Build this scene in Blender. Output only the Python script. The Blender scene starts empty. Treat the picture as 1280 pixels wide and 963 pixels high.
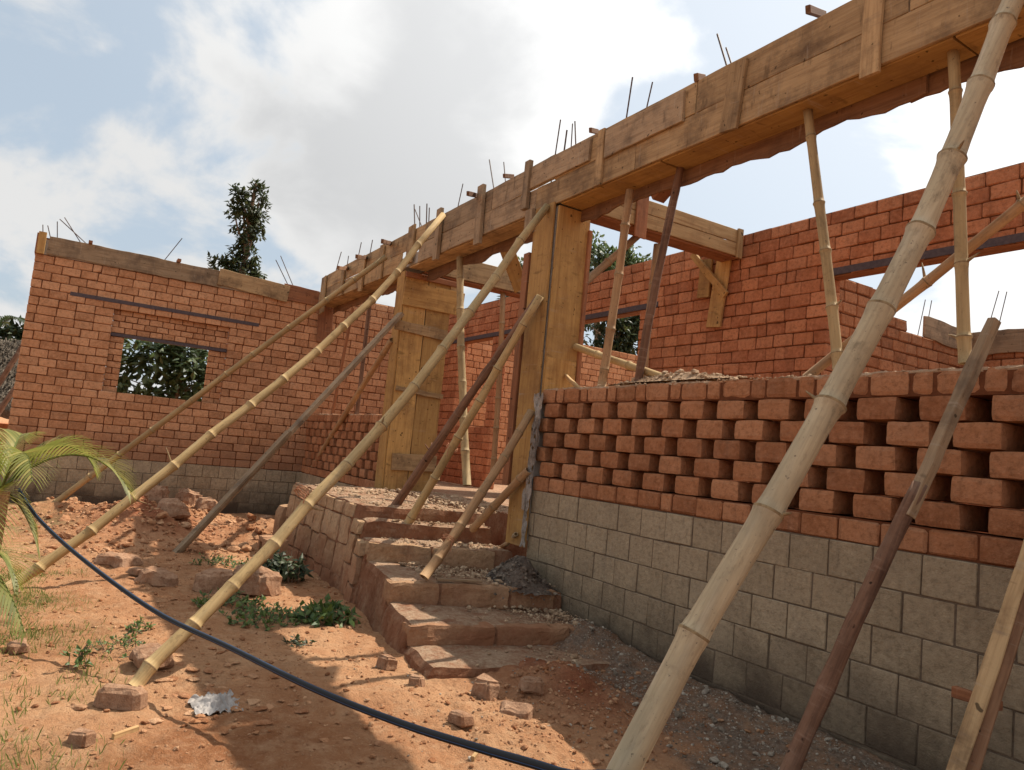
import bpy, math, random
from mathutils import Vector, Matrix, noise, Euler
R = math.radians
S = bpy.context.scene
COL = S.collection
rnd = random.Random(7)

# ------------------------------------------------------------------ camera, sky, sun, exposure
cam_d = bpy.data.cameras.new('camera'); cam = bpy.data.objects.new('camera', cam_d); COL.objects.link(cam)
cr = Vector((0.52, 0.849, 0.095)); cu = Vector((0.033, -0.131, 0.991)); cf = Vector((-0.854, 0.512, 0.096))
cam.matrix_world = Matrix(((cr.x, cu.x, -cf.x, 0), (cr.y, cu.y, -cf.y, -4), (cr.z, cu.z, -cf.z, 0), (0, 0, 0, 1)))
cam_d.sensor_width = 36; cam_d.lens = 919 / 1280 * 36; cam_d.clip_start = .05; cam_d.clip_end = 2000
S.camera = cam
S.view_settings.view_transform = 'Standard'; S.view_settings.look = 'None'
S.view_settings.exposure = 0.42; S.view_settings.gamma = 1
S.cycles.max_bounces = 6; S.cycles.diffuse_bounces = 4
S.cycles.use_denoising = True

TO_SUN = Vector((-.03, .668, 1)).normalized()
W = bpy.data.worlds.new('World'); S.world = W; W.use_nodes = True
def world():
    nt = W.node_tree; N = nt.nodes; L = nt.links; N.clear()
    def nd(t, **k):
        n = N.new(t)
        for a, b in k.items(): setattr(n, a, b)
        return n
    def math_(op, a, b=None, clamp=False):
        m = nd('ShaderNodeMath', operation=op, use_clamp=clamp)
        for i, v in enumerate((a, b)):
            if v is None: continue
            if hasattr(v, 'links'): L.new(v, m.inputs[i])
            else: m.inputs[i].default_value = v
        return m.outputs[0]
    out = nd('ShaderNodeOutputWorld'); bg = nd('ShaderNodeBackground'); bg.inputs[1].default_value = .1
    sky = nd('ShaderNodeTexSky', sky_type='NISHITA', sun_disc=False)
    sky.sun_elevation = math.asin(TO_SUN.z); sky.sun_rotation = math.atan2(TO_SUN.x, TO_SUN.y)
    sky.dust_density = 3.5; sky.air_density = 1.0; sky.ozone_density = 1.0
    tc = nd('ShaderNodeTexCoord'); nrm = nd('ShaderNodeVectorMath', operation='NORMALIZE'); L.new(tc.outputs['Generated'], nrm.inputs[0])
    sep = nd('ShaderNodeSeparateXYZ'); L.new(nrm.outputs[0], sep.inputs[0])
    den = math_('MAXIMUM', math_('ADD', sep.outputs['Z'], .42), .08)
    comb = nd('ShaderNodeCombineXYZ')
    L.new(math_('DIVIDE', sep.outputs['X'], den), comb.inputs[0]); L.new(math_('DIVIDE', sep.outputs['Y'], den), comb.inputs[1])
    L.new(math_('MULTIPLY', sep.outputs['Z'], .8), comb.inputs[2])
    def fbm(scale, off, detail, rough, dist=0.0):
        mp = nd('ShaderNodeMapping'); mp.inputs['Location'].default_value = off; mp.inputs['Scale'].default_value = (scale, scale, scale)
        L.new(comb.outputs[0], mp.inputs[0])
        t = nd('ShaderNodeTexNoise'); t.inputs['Scale'].default_value = 1; t.inputs['Detail'].default_value = detail
        t.inputs['Roughness'].default_value = rough; t.inputs['Distortion'].default_value = dist
        L.new(mp.outputs[0], t.inputs[0]); return t.outputs[0]
    cov = fbm(2.6, CLOUD_OFF, 10, .55, .3)
    big = fbm(.8, (4.2, 1.7, .3), 2, .5)
    dens = math_('ADD', math_('ADD', math_('MULTIPLY', math_('SUBTRACT', cov, .5), 2.0), .5), math_('MULTIPLY', math_('SUBTRACT', big, .5), .3))
    def ramp(x, a, b, smooth=True):
        m = nd('ShaderNodeMapRange', interpolation_type='SMOOTHSTEP' if smooth else 'LINEAR')
        L.new(x, m.inputs[0]); m.inputs[1].default_value = a; m.inputs[2].default_value = b; return m.outputs[0]
    def bumps(lst, base):
        acc = base
        for d, wdt, wt in lst:
            q = nd('ShaderNodeVectorMath', operation='DOT_PRODUCT'); L.new(nrm.outputs[0], q.inputs[0]); q.inputs[1].default_value = d
            acc = math_('ADD', acc, math_('MULTIPLY', ramp(q.outputs['Value'], math.cos(R(wdt)), 1.0), wt))
        return acc
    dens = bumps(CLOUDS, dens)
    mask = ramp(dens, .42, .66)
    thick = ramp(bumps(GREYS, math_('ADD', math_('MULTIPLY', math_('SUBTRACT', dens, .5), .6), .5)), .60, .90)
    # towards the sun the clouds are brighter
    dt = nd('ShaderNodeVectorMath', operation='DOT_PRODUCT'); L.new(nrm.outputs[0], dt.inputs[0]); dt.inputs[1].default_value = TO_SUN
    glow = ramp(dt.outputs['Value'], .25, .95)
    cl = nd('ShaderNodeMix', data_type='RGBA'); L.new(thick, cl.inputs[0])
    cl.inputs[6].default_value = (7.0, 7.0, 6.95, 1); cl.inputs[7].default_value = (5.3, 5.35, 5.4, 1)
    cb = nd('ShaderNodeMix', data_type='RGBA', blend_type='MULTIPLY'); cb.inputs[0].default_value = 1; L.new(cl.outputs[2], cb.inputs[6])
    gm = nd('ShaderNodeCombineColor'); g = math_('ADD', math_('MULTIPLY', glow, .5), .85)
    for i in range(3): L.new(g, gm.inputs[i])
    L.new(gm.outputs[0], cb.inputs[7])
    # hazy clear sky: Nishita lifted towards pale blue
    hc = nd('ShaderNodeMix', data_type='RGBA'); L.new(glow, hc.inputs[0]); hc.inputs[6].default_value = (4.6, 5.35, 6.0, 1); hc.inputs[7].default_value = (7.2, 7.8, 8.2, 1)
    hz = nd('ShaderNodeMix', data_type='RGBA'); hz.inputs[0].default_value = .68; L.new(sky.outputs[0], hz.inputs[6]); L.new(hc.outputs[2], hz.inputs[7])
    mx = nd('ShaderNodeMix', data_type='RGBA'); L.new(mask, mx.inputs[0]); L.new(hz.outputs[2], mx.inputs[6]); L.new(cb.outputs[2], mx.inputs[7])
    L.new(mx.outputs[2], bg.inputs[0]); L.new(bg.outputs[0], out.inputs[0])
CLOUD_OFF = (1.3, 2.4, .0)
# where the cumulus stand and where the sky is clear, as directions from the ground: (direction, radius in degrees, weight)
CLOUDS = [((-0.917, -0.074, 0.391), 15.0, 0.136), ((-0.98, -0.019, 0.199), 11.25, 0.136), ((-0.984, -0.082, 0.157), 10.0, 0.124), ((-0.957, -0.015, 0.288), 12.5, -0.136), ((-0.902, 0.061, 0.428), 8.75, -0.099), ((-0.875, 0.122, 0.469), 11.25, -0.155), ((-0.886, 0.196, 0.421), 11.25, 0.136), ((-0.869, 0.296, 0.397), 16.25, 0.198), ((-0.803, 0.393, 0.448), 13.75, 0.186), ((-0.786, 0.331, 0.522), 11.25, 0.155), ((-0.746, 0.461, 0.481), 15.0, 0.186), ((-0.94, 0.232, 0.25), 8.75, 0.124), ((-0.855, 0.386, 0.345), 10.0, 0.093), ((-0.94, 0.116, 0.322), 8.75, -0.074), ((-0.668, 0.626, 0.403), 17.5, -0.186), ((-0.611, 0.711, 0.348), 15.0, -0.186), ((-0.672, 0.538, 0.509), 8.75, 0.074), ((-0.601, 0.598, 0.531), 11.25, -0.124), ((-0.416, 0.809, 0.416), 11.25, 0.174), ((-0.453, 0.861, 0.233), 10.0, 0.198), ((-0.512, 0.771, 0.378), 10.0, -0.093)]
GREYS = [((-0.896, 0.257, 0.362), 9.2, 0.121), ((-0.905, 0.186, 0.384), 6.9, 0.077), ((-0.876, 0.326, 0.355), 8.05, 0.077), ((-0.784, 0.33, 0.525), 8.05, 0.11), ((-0.929, -0.064, 0.364), 6.9, 0.055), ((-0.746, 0.461, 0.481), 10.35, -0.165), ((-0.852, 0.229, 0.471), 5.75, -0.11), ((-0.416, 0.809, 0.416), 13.8, -0.165), ((-0.453, 0.861, 0.233), 13.8, -0.165), ((-0.843, 0.325, 0.429), 5.75, -0.055), ((-0.978, -0.02, 0.207), 10.35, -0.083)]
world()
sl = bpy.data.lights.new('sun', 'SUN'); sl.energy = 4.8; sl.angle = R(.53); sl.color = (1, .93, .82)
sun = bpy.data.objects.new('sun', sl); COL.objects.link(sun); sun.rotation_euler = TO_SUN.to_track_quat('Z', 'Y').to_euler(); sun.location = (0, 0, 20)

# ------------------------------------------------------------------ materials
def nodes(name, rough=.9, spec=.2):
    m = bpy.data.materials.new(name); m.use_nodes = True
    nt = m.node_tree; p = nt.nodes['Principled BSDF']; p.inputs['Roughness'].default_value = rough; p.inputs['Specular IOR Level'].default_value = spec
    return m, nt, p
class NB:
    def __init__(s, nt): s.nt = nt
    def n(s, t, **k):
        x = s.nt.nodes.new(t)
        for a, b in k.items(): setattr(x, a, b)
        return x
    def l(s, a, b): s.nt.links.new(a, b)
    def put(s, v, sock):
        if hasattr(v, 'links'): s.l(v, sock)
        else: sock.default_value = v if not isinstance(v, tuple) or len(v) != 3 or sock.type == 'VECTOR' else (*v, 1)
    def coord(s, scale=(1, 1, 1), rand=0, kind='Object'):
        v = s.n('ShaderNodeNewGeometry').outputs['Position'] if kind == 'World' else s.n('ShaderNodeTexCoord').outputs[kind]
        if rand:
            oi = s.n('ShaderNodeObjectInfo'); a = s.n('ShaderNodeVectorMath', operation='SCALE'); c = s.n('ShaderNodeCombineXYZ')
            for i in range(3): s.l(oi.outputs['Random'], c.inputs[i])
            s.l(c.outputs[0], a.inputs[0]); a.inputs['Scale'].default_value = 37.0
            b = s.n('ShaderNodeVectorMath', operation='ADD'); s.l(v, b.inputs[0]); s.l(a.outputs[0], b.inputs[1]); v = b.outputs[0]
        mp = s.n('ShaderNodeMapping'); s.l(v, mp.inputs[0]); mp.inputs['Scale'].default_value = scale; return mp.outputs[0]
    def noise(s, vec, scale, detail=3, rough=.55, dist=0.):
        t = s.n('ShaderNodeTexNoise'); s.l(vec, t.inputs[0]); t.inputs['Scale'].default_value = scale; t.inputs['Detail'].default_value = detail
        t.inputs['Roughness'].default_value = rough; t.inputs['Distortion'].default_value = dist; return t.outputs[0]
    def ramp(s, x, stops):
        r = s.n('ShaderNodeValToRGB'); s.l(x, r.inputs[0]); e = r.color_ramp.elements
        while len(e) < len(stops): e.new(.5)
        for el, (p, c) in zip(e, stops): el.position = p; el.color = (*c, 1) if len(c) == 3 else c
        return r.outputs[0]
    def rng(s, x, a, b, c=0., d=1.):
        m = s.n('ShaderNodeMapRange'); s.l(x, m.inputs[0])
        for i, v in enumerate((a, b, c, d)): m.inputs[i + 1].default_value = v
        return m.outputs[0]
    def mix(s, f, a, b, mode='MIX'):
        m = s.n('ShaderNodeMix', data_type='RGBA', blend_type=mode); s.put(f, m.inputs[0]); s.put(a, m.inputs[6]); s.put(b, m.inputs[7]); return m.outputs[2]
    def math(s, op, a, b): 
        m = s.n('ShaderNodeMath', operation=op); s.put(a, m.inputs[0]); s.put(b, m.inputs[1]); return m.outputs[0]
    def bump(s, h, strength, dist, p, prev=None):
        b = s.n('ShaderNodeBump'); b.inputs['Strength'].default_value = strength; b.inputs['Distance'].default_value = dist; s.l(h, b.inputs['Height'])
        if prev is not None: s.l(prev, b.inputs['Normal'])
        s.l(b.outputs[0], p.inputs['Normal']); return b.outputs[0]
    def island(s): return s.n('ShaderNodeNewGeometry').outputs['Random Per Island']

def mat_brick(name, a, b, c, stain=(.12, .06, .035), st=.35, pit=True, splash=None, warm=(1, .9, .74)):
    a, b, c, stain = (tuple(x * w for x, w in zip(q, warm)) for q in (a, b, c, stain))
    m, nt, p = nodes(name, .95, .12); q = NB(nt); v = q.coord(kind='World')
    if name == 'grey_block': col = q.ramp(q.island(), [(0, tuple(x * .93 for x in a)), (.3, a), (.6, b), (1, c)])
    else: col = q.ramp(q.island(), [(0, tuple(x * .82 for x in a)), (.2, a), (.5, b), (.85, c), (.93, tuple(x * 1.12 for x in c)), (1, tuple(x * .7 for x in b))])
    n0 = q.noise(v, 3.1, 6, .7, .4); col = q.mix(q.rng(n0, .5, .72, 0, st * 1.1), col, tuple((x + y) * .5 * k for x, y, k in zip(b, (.30, .23, .17), (.85, .9, .95))))
    n1 = q.noise(v, 6, 5, .65); col = q.mix(q.rng(n1, .35, .75, 0, .45), col, tuple(min(1, x * 1.25 + .02) for x in c))
    n2 = q.noise(v, 1.6, 4, .6); col = q.mix(q.rng(n2, .5, .8, 0, st), col, stain)
    nm = q.noise(v, 26, 5, .72); col = q.mix(q.rng(nm, .34, .50, .5, 0), col, tuple(x * .5 for x in a)); col = q.mix(q.rng(nm, .54, .72, 0, .45), col, tuple(min(1, x * 1.3 + .03) for x in c))
    nd_ = q.noise(q.coord((7, 7, 1.1), kind='World'), 1.5, 5, .68); col = q.mix(q.rng(nd_, .57, .72, 0, st * 1.1), col, tuple(x * .8 + .02 for x in stain))
    n4 = q.noise(v, 95, 3, .7); col = q.mix(q.rng(n4, .60, .74, 0, .55), col, tuple(x * .4 for x in b))
    if splash:
        sx = q.n('ShaderNodeSeparateXYZ'); q.l(v, sx.inputs[0]); n5 = q.noise(v, 3.2, 5, .65)
        h = q.math('ADD', sx.outputs['Z'], q.math('MULTIPLY', n5, -.9))
        col = q.mix(q.rng(h, splash[0], splash[1], splash[3] if len(splash) > 3 else .8, 0), col, splash[2])
        if name == 'grey_block': h2 = q.math('ADD', sx.outputs['Z'], q.math('MULTIPLY', q.island(), .55)); h2 = q.math('ADD', h2, q.math('MULTIPLY', n5, -.25)); col = q.mix(q.rng(h2, splash[0] + .50, splash[0] + .68, .8, 0), col, splash[2])
    q.l(col, p.inputs['Base Color'])
    n3 = q.noise(v, 30, 7, .76); nb = q.bump(n3, .95, .022, p)
    if pit: q.bump(q.noise(v, 150, 2, .6), .35, .006, p, nb)
    return m
def mat_plain(name, a, b, scale=8, rough=.95, bump=.4, bd=.01, spec=.1, metal=0):
    m, nt, p = nodes(name, rough, spec); q = NB(nt); v = q.coord()
    n = q.noise(v, scale, 5, .65); q.l(q.ramp(n, [(.3, a), (.7, b)]), p.inputs['Base Color']); p.inputs['Metallic'].default_value = metal
    q.bump(q.noise(v, scale * 6, 4, .7), bump, bd, p); return m
def mat_wood(name, light, dark, stain, st=.6, rough=.8, cement=.5):
    m, nt, p = nodes(name, rough, .2); q = NB(nt)
    v = q.coord((1, 1, 1), 1); g = q.coord((1.1, 16, 16), 1); g2 = q.coord((3, 70, 70), 1)
    n1 = q.noise(g, 1.6, 5, .6, .6); n2 = q.noise(g2, 1.2, 3, .6)
    col = q.ramp(n1, [(.28, dark), (.52, light), (.8, tuple(min(1, x * 1.12) for x in light))])
    col = q.mix(q.rng(n2, .42, .68, 0, .42), col, dark)
    oi = q.n('ShaderNodeObjectInfo'); hv = q.n('ShaderNodeHueSaturation'); q.l(q.rng(oi.outputs['Random'], 0, 1, .78, 1.18), hv.inputs['Value']); q.l(col, hv.inputs['Color']); col = hv.outputs[0]
    n3 = q.noise(v, 2.3, 6, .7); col = q.mix(q.rng(n3, .47, .68, 0, st), col, stain)
    n5 = q.noise(q.coord((9, 1.4, 1.4), 1), 2.6, 4, .7); col = q.mix(q.rng(n5, .58, .78, 0, st * .6), col, tuple(min(1, x * 1.5 + .05) for x in stain))
    n8 = q.noise(q.coord((13, 1.2, 1.2), 1), 2.1, 5, .7); col = q.mix(q.rng(n8, .60, .76, 0, cement), col, (.40, .33, .25))
    n6 = q.noise(v, 21, 1, .5); col = q.mix(q.rng(n6, .72, .76, 0, .85), col, tuple(x * .2 for x in dark)); n7 = q.noise(q.coord((6, 30, 2), 1), 2.2, 3, .6); col = q.mix(q.rng(n7, .62, .72, 0, st * .8), col, tuple(x * .45 for x in dark))
    q.l(col, p.inputs['Base Color'])
    nb = q.bump(n1, .35, .006, p); q.bump(n2, .4, .004, p, nb); return m
def mat_bamboo(name, a, b, c, st=.5):
    m, nt, p = nodes(name, .72, .2); q = NB(nt)
    v = q.coord((1, 1, 1), 1); g = q.coord((.9, 9, 9), 1); g2 = q.coord((2.5, 75, 75), 1)
    col = q.ramp(q.noise(g, 1.3, 4, .6), [(.3, a), (.55, b), (.78, c)])
    col = q.mix(q.rng(q.noise(g2, 1.2, 2, .5), .45, .7, 0, .35), col, tuple(x * .6 for x in a))
    col = q.mix(q.rng(q.noise(v, 7, 5, .7), .55, .72, 0, st), col, tuple(x * .4 for x in a))
    col = q.mix(q.rng(q.noise(q.coord((1.3, 3.5, 3.5), 1), 1.4, 5, .65), .46, .66, 0, .6), col, tuple(x * y for x, y in zip(a, (.72, .78, .85))))
    col = q.mix(q.rng(q.noise(q.coord((4, 11, 11), 1), 1.6, 6, .75), .56, .68, 0, .5), col, (.12, .085, .05))
    col = q.mix(q.rng(q.noise(v, 46, 3, .6), .66, .72, 0, .75), col, (.07, .05, .035))
    q.l(col, p.inputs['Base Color']); q.bump(q.noise(g2, 1.2, 3, .6), .25, .003, p); return m
def mat_leaf(name, a, b, c, tl=.35, rough=.5):
    m, nt, p = nodes(name, rough, .35); q = NB(nt)
    col = q.ramp(q.island(), [(0, a), (.55, b), (1, c)]); q.l(col, p.inputs['Base Color'])
    t = q.n('ShaderNodeBsdfTranslucent'); q.l(q.mix(.5, col, tuple(min(1, x * 2.2) for x in b)), t.inputs[0])
    mx = q.n('ShaderNodeMixShader'); mx.inputs[0].default_value = tl
    q.l(p.outputs[0], mx.inputs[1]); q.l(t.outputs[0], mx.inputs[2]); q.l(mx.outputs[0], nt.nodes['Material Output'].inputs[0]); return m
def mat_soil():
    m, nt, p = nodes('soil', .97, .08); q = NB(nt); v = q.coord()
    n = q.noise(v, .9, 6, .62, .3); col = q.ramp(n, [(.28, (.29, .12, .052)), (.5, (.42, .205, .10)), (.72, (.53, .295, .155))])
    col = q.mix(q.rng(q.noise(v, 7, 6, .7), .46, .72, 0, .6), col, (.56, .35, .20))
    col = q.mix(q.rng(q.noise(v, 24, 4, .7), .54, .72, 0, .6), col, (.22, .09, .045))
    at = q.n('ShaderNodeAttribute', attribute_name='ash'); n4 = q.noise(v, 5, 6, .72)
    f = q.math('MULTIPLY', at.outputs['Fac'], q.rng(n4, .3, .6, .35, 1)); col = q.mix(f, col, q.ramp(q.noise(v, 30, 5, .75), [(.35, (.12, .075, .05)), (.62, (.24, .185, .14)), (.75, (.42, .37, .31))]))
    col = q.mix(q.rng(q.noise(v, 2.2, 7, .72, .6), .52, .7, 0, .55), col, (.24, .125, .068)); col = q.mix(q.rng(q.noise(v, 58, 5, .75), .55, .7, 0, .5), col, (.58, .38, .23))
    a2 = q.n('ShaderNodeAttribute', attribute_name='clay'); col = q.mix(a2.outputs['Fac'], col, q.ramp(q.noise(v, 14, 5, .7), [(.35, (.19, .055, .028)), (.65, (.34, .125, .06))]))
    a3 = q.n('ShaderNodeAttribute', attribute_name='moss'); col = q.mix(q.math('MULTIPLY', a3.outputs['Fac'], q.rng(n4, .4, .6, .1, .75)), col, (.13, .12, .05))
    q.l(col, p.inputs['Base Color'])
    nb = q.bump(q.noise(v, 16, 8, .72), .9, .05, p); q.bump(q.noise(v, 90, 4, .7), .6, .012, p, nb); return m

M = {}
M['soil'] = mat_soil()
M['brick'] = mat_brick('red_brick', (.33, .145, .078), (.40, .185, .10), (.46, .235, .14))
M['brick_deep'] = mat_brick('deep_red_brick', (.40, .155, .085), (.48, .20, .11), (.55, .25, .145), st=.3)
M['brick_pale'] = mat_brick('sun_bleached_brick', (.44, .225, .13), (.51, .275, .165), (.57, .33, .21), st=.2, splash=(-1.0, -.5, (.24, .13, .08), .6))
M['mortar'] = mat_plain('mud_mortar', (.10, .034, .015), (.17, .062, .028), 20, bump=.6)
M['capmud'] = mat_brick('cap_mortar', (.34, .21, .14), (.42, .28, .19), (.50, .36, .26), st=.5, warm=(1, .95, .85))
M['block'] = mat_brick('grey_block', (.35, .285, .21), (.385, .315, .235), (.42, .35, .265), stain=(.19, .155, .125), st=.4, splash=(-1.95, -1.35, (.085, .06, .042), .9), warm=(1, .93, .8))
M['joint'] = mat_plain('grey_joint', (.10, .07, .048), (.18, .135, .095), 18, bump=.5)
M['adobe'] = mat_brick('adobe', (.38, .255, .165), (.44, .305, .205), (.50, .36, .255), stain=(.30, .14, .08), st=.6, splash=(-1.95, -1.35, (.30, .125, .065), .85))
def mat_step():
    m, nt, p = nodes('trodden_earth', .97, .08); q = NB(nt); v = q.coord(kind='World')
    col = q.ramp(q.noise(v, 3.3, 6, .68, .3), [(.3, (.22, .085, .042)), (.5, (.31, .145, .08)), (.7, (.40, .235, .14))])
    col = q.mix(q.rng(q.noise(v, 22, 5, .72), .5, .7, 0, .6), col, (.16, .06, .032))
    col = q.mix(q.rng(q.noise(v, 9, 5, .7), .55, .7, 0, .55), col, (.46, .32, .21))
    sx = q.n('ShaderNodeSeparateXYZ'); q.l(q.n('ShaderNodeNewGeometry').outputs['True Normal'], sx.inputs[0])
    f = q.math('MULTIPLY', q.rng(sx.outputs['Z'], .55, .9), q.rng(q.noise(v, 6, 6, .75), .36, .6, .1, .9)); col = q.mix(f, col, q.ramp(q.noise(v, 40, 4, .7), [(.35, (.34, .21, .125)), (.65, (.56, .41, .28))]))
    q.l(col, p.inputs['Base Color']); nb = q.bump(q.noise(v, 18, 8, .75), 1., .04, p); q.bump(q.noise(v, 80, 4, .7), .6, .012, p, nb); return m
M['mudstep'] = mat_step()
M['wood'] = mat_wood('weathered_board', (.43, .28, .14), (.255, .15, .07), (.11, .065, .035), .85)
M['wood_grey'] = mat_wood('grey_board', (.34, .235, .14), (.21, .135, .075), (.09, .06, .04), .8)
M['wood_yellow'] = mat_wood('yellow_board', (.47, .275, .095), (.33, .17, .055), (.20, .10, .04), .7)
M['wood_red'] = mat_wood('red_board', (.33, .14, .065), (.20, .08, .04), (.12, .05, .03), .5)
M['wood_dark'] = mat_wood('dark_board', (.22, .115, .06), (.13, .06, .03), (.08, .04, .025), .6)
M['wood_pale'] = mat_wood('pale_board', (.50, .32, .15), (.34, .19, .08), (.22, .11, .05), .55)
M['bark'] = mat_wood('bark', (.19, .10, .06), (.075, .038, .025), (.30, .19, .13), .5, .9)
M['bamboo'] = mat_bamboo('dry_bamboo', (.37, .235, .10), (.49, .335, .155), (.56, .42, .23))
M['bamboo_grey'] = mat_bamboo('weathered_bamboo', (.36, .26, .15), (.47, .36, .22), (.56, .45, .31), .7)
M['bamboo_brown'] = mat_bamboo('brown_bamboo', (.33, .18, .085), (.43, .26, .13), (.50, .33, .18))
M['bamboo_prop'] = mat_bamboo('prop_bamboo', (.31, .205, .095), (.42, .29, .14), (.50, .37, .20))
M['node'] = mat_plain('bamboo_node', (.15, .09, .045), (.36, .25, .13), 30, .7)
M['bar'] = mat_plain('lintel_iron', (.055, .04, .045), (.10, .075, .075), 30, .7, .3, .004, .3)
M['rebar'] = mat_plain('rebar', (.05, .035, .03), (.12, .07, .05), 60, .6, .2, .003, .3)
M['concrete'] = mat_plain('concrete', (.34, .30, .25), (.47, .42, .36), 6, bump=.8, bd=.02)
M['rubble'] = mat_brick('rubble_stone', (.30, .155, .095), (.38, .22, .14), (.46, .32, .23), st=.4, warm=(1, .95, .85))
M['gravel'] = mat_brick('gravel_stone', (.17, .13, .10), (.27, .22, .175), (.50, .45, .39), st=.3, pit=False, warm=(1, .95, .86))
M['crumb'] = mat_brick('soil_crumb', (.30, .125, .06), (.40, .20, .11), (.52, .33, .22), st=.3, pit=False)
M['tanrub'] = mat_brick('tan_rubble', (.34, .215, .135), (.45, .315, .21), (.56, .43, .31), st=.3, pit=False, warm=(1, .95, .86))
M['bagp'] = mat_plain('plastic_bag', (.26, .23, .205), (.42, .38, .35), 10, .65, .2, .006, .2)
M['sack'] = mat_brick('torn_sack', (.15, .13, .12), (.34, .31, .295), (.50, .47, .45), stain=(.10, .07, .06), st=.8, warm=(1, .95, .86))
M['rope'] = mat_plain('rope', (.30, .12, .06), (.46, .24, .14), 40, .9)
M['straw'] = mat_brick('thatch_straw', (.05, .04, .03), (.11, .09, .072), (.20, .17, .14), st=.5, pit=False, warm=(1, .95, .86))
M['leaf_dark'] = mat_leaf('dark_leaf', (.022, .034, .014), (.04, .058, .022), (.075, .09, .036), .25)
M['leaf_mid'] = mat_leaf('tree_leaf', (.035, .055, .022), (.065, .095, .036), (.14, .17, .08), .32)
M['leaf_palm'] = mat_leaf('palm_leaflet', (.10, .115, .025), (.18, .19, .04), (.34, .29, .09), .35)
M['leaf_weed'] = mat_leaf('weed_leaf', (.045, .085, .02), (.085, .135, .03), (.16, .20, .055), .3)
M['grass'] = mat_leaf('grass_blade', (.10, .13, .03), (.17, .20, .05), (.28, .27, .09), .35)
M['twig'] = mat_plain('twig_bark', (.13, .09, .06), (.25, .19, .13), 20)
def mat_hose():
    m, nt, p = nodes('blue_striped_pipe', .5, .25); q = NB(nt)
    tc = q.n('ShaderNodeUVMap'); sx = q.n('ShaderNodeSeparateXYZ'); q.l(tc.outputs[0], sx.inputs[0])
    w = q.math('FRACT', q.math('MULTIPLY', sx.outputs['X'], 4.0), 0.)
    st = q.math('LESS_THAN', w, .13); q.l(q.mix(st, (.011, .012, .014), (.03, .085, .19)), p.inputs['Base Color']); return m
M['hose'] = mat_hose()

# ------------------------------------------------------------------ builders
class MB:
    def __init__(s): s.v = []; s.f = []; s.m = []; s.uv = None
    def face(s, idx, m=0): s.f.append(tuple(idx)); s.m.append(m)
    def build(s, name, mats, parent=None, origin=None, X=None, smooth=False):
        """vertices are world unless X (a matrix, then they are local to X)"""
        if not isinstance(mats, (list, tuple)): mats = [mats]
        P = Vector((0, 0, 0)); q_ = parent
        while q_: P = P + q_.location; q_ = q_.parent
        me = bpy.data.meshes.new(name)
        if X is None:
            o_ = Vector(origin) if origin is not None else Vector((0, 0, 0))
            me.from_pydata([tuple(Vector(v) - o_) for v in s.v], [], s.f); mw = Matrix.Translation(o_)
        else: me.from_pydata([tuple(v) for v in s.v], [], s.f); mw = X
        for m in mats: me.materials.append(m)
        me.polygons.foreach_set('material_index', s.m)
        if smooth: me.polygons.foreach_set('use_smooth', [True] * len(s.f))
        me.update()
        o = bpy.data.objects.new(name, me); COL.objects.link(o)
        if parent: o.parent = parent
        o.matrix_local = Matrix.Translation(-P) @ mw
        return o
def tag(o, label, cat, group=None):
    o['label'] = label; o['category'] = cat
    if group: o['group'] = group
    return o
def thing(name, loc, label, cat, group=None):
    o = bpy.data.objects.new(name, None); COL.objects.link(o); o.location = loc; o.empty_display_size = .1
    if name.endswith('wall'): o['kind'] = 'thing'
    return tag(o, label, cat, group)
def struct(o): o['kind'] = 'structure'; return o
def stuff(o, label, cat): o['kind'] = 'stuff'; o['label'] = label; o['category'] = cat; return o
def nz(p, f=1., a=1.): return noise.noise_vector(Vector(p) * f) * a

def chamfer_box(mb, O, u, n, L, D, H, c, m=0, jit=.003):
    """box at O (corner), u length, n depth, z height; chamfered edges"""
    w = Vector((0, 0, 1)); base = len(mb.v)
    def P(a, b, d):
        q = O + u * a + n * b + w * d
        return q + Vector((rnd.uniform(-jit, jit), rnd.uniform(-jit, jit), rnd.uniform(-jit, jit)))
    hurt = {(rnd.randint(0, 1), 0, rnd.randint(0, 1)) for _ in range(rnd.choice((0, 0, 0, 0, 1, 1)))} if jit > .002 else set(); idx = {}
    for i in (0, 1):
        for j in (0, 1):
            for k in (0, 1):
                x, y, z = i * L, j * D, k * H; e = c * (rnd.uniform(1.2, 2.1) if (i, j, k) in hurt else 1); sx, sy, sz = (e if not i else -e), (e if not j else -e), (e if not k else -e)
                for ax, pt in enumerate(((x, y + sy, z + sz), (x + sx, y, z + sz), (x + sx, y + sy, z))):
                    idx[i, j, k, ax] = len(mb.v); mb.v.append(P(*pt))
    g = idx
    for i in (0, 1):
        mb.face([g[i, 0, 0, 0], g[i, 1, 0, 0], g[i, 1, 1, 0], g[i, 0, 1, 0]], m)
        mb.face([g[0, i, 0, 1], g[1, i, 0, 1], g[1, i, 1, 1], g[0, i, 1, 1]], m)
        mb.face([g[0, 0, i, 2], g[1, 0, i, 2], g[1, 1, i, 2], g[0, 1, i, 2]], m)
        for j in (0, 1):
            mb.face([g[i, j, 0, 0], g[i, j, 1, 0], g[i, j, 1, 1], g[i, j, 0, 1]], m)
            mb.face([g[i, 0, j, 0], g[i, 1, j, 0], g[i, 1, j, 2], g[i, 0, j, 2]], m)
            mb.face([g[0, i, j, 1], g[1, i, j, 1], g[1, i, j, 2], g[0, i, j, 2]], m)
    for i in (0, 1):
        for j in (0, 1):
            for k in (0, 1): mb.face([g[i, j, k, 0], g[i, j, k, 1], g[i, j, k, 2]], m)
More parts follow.
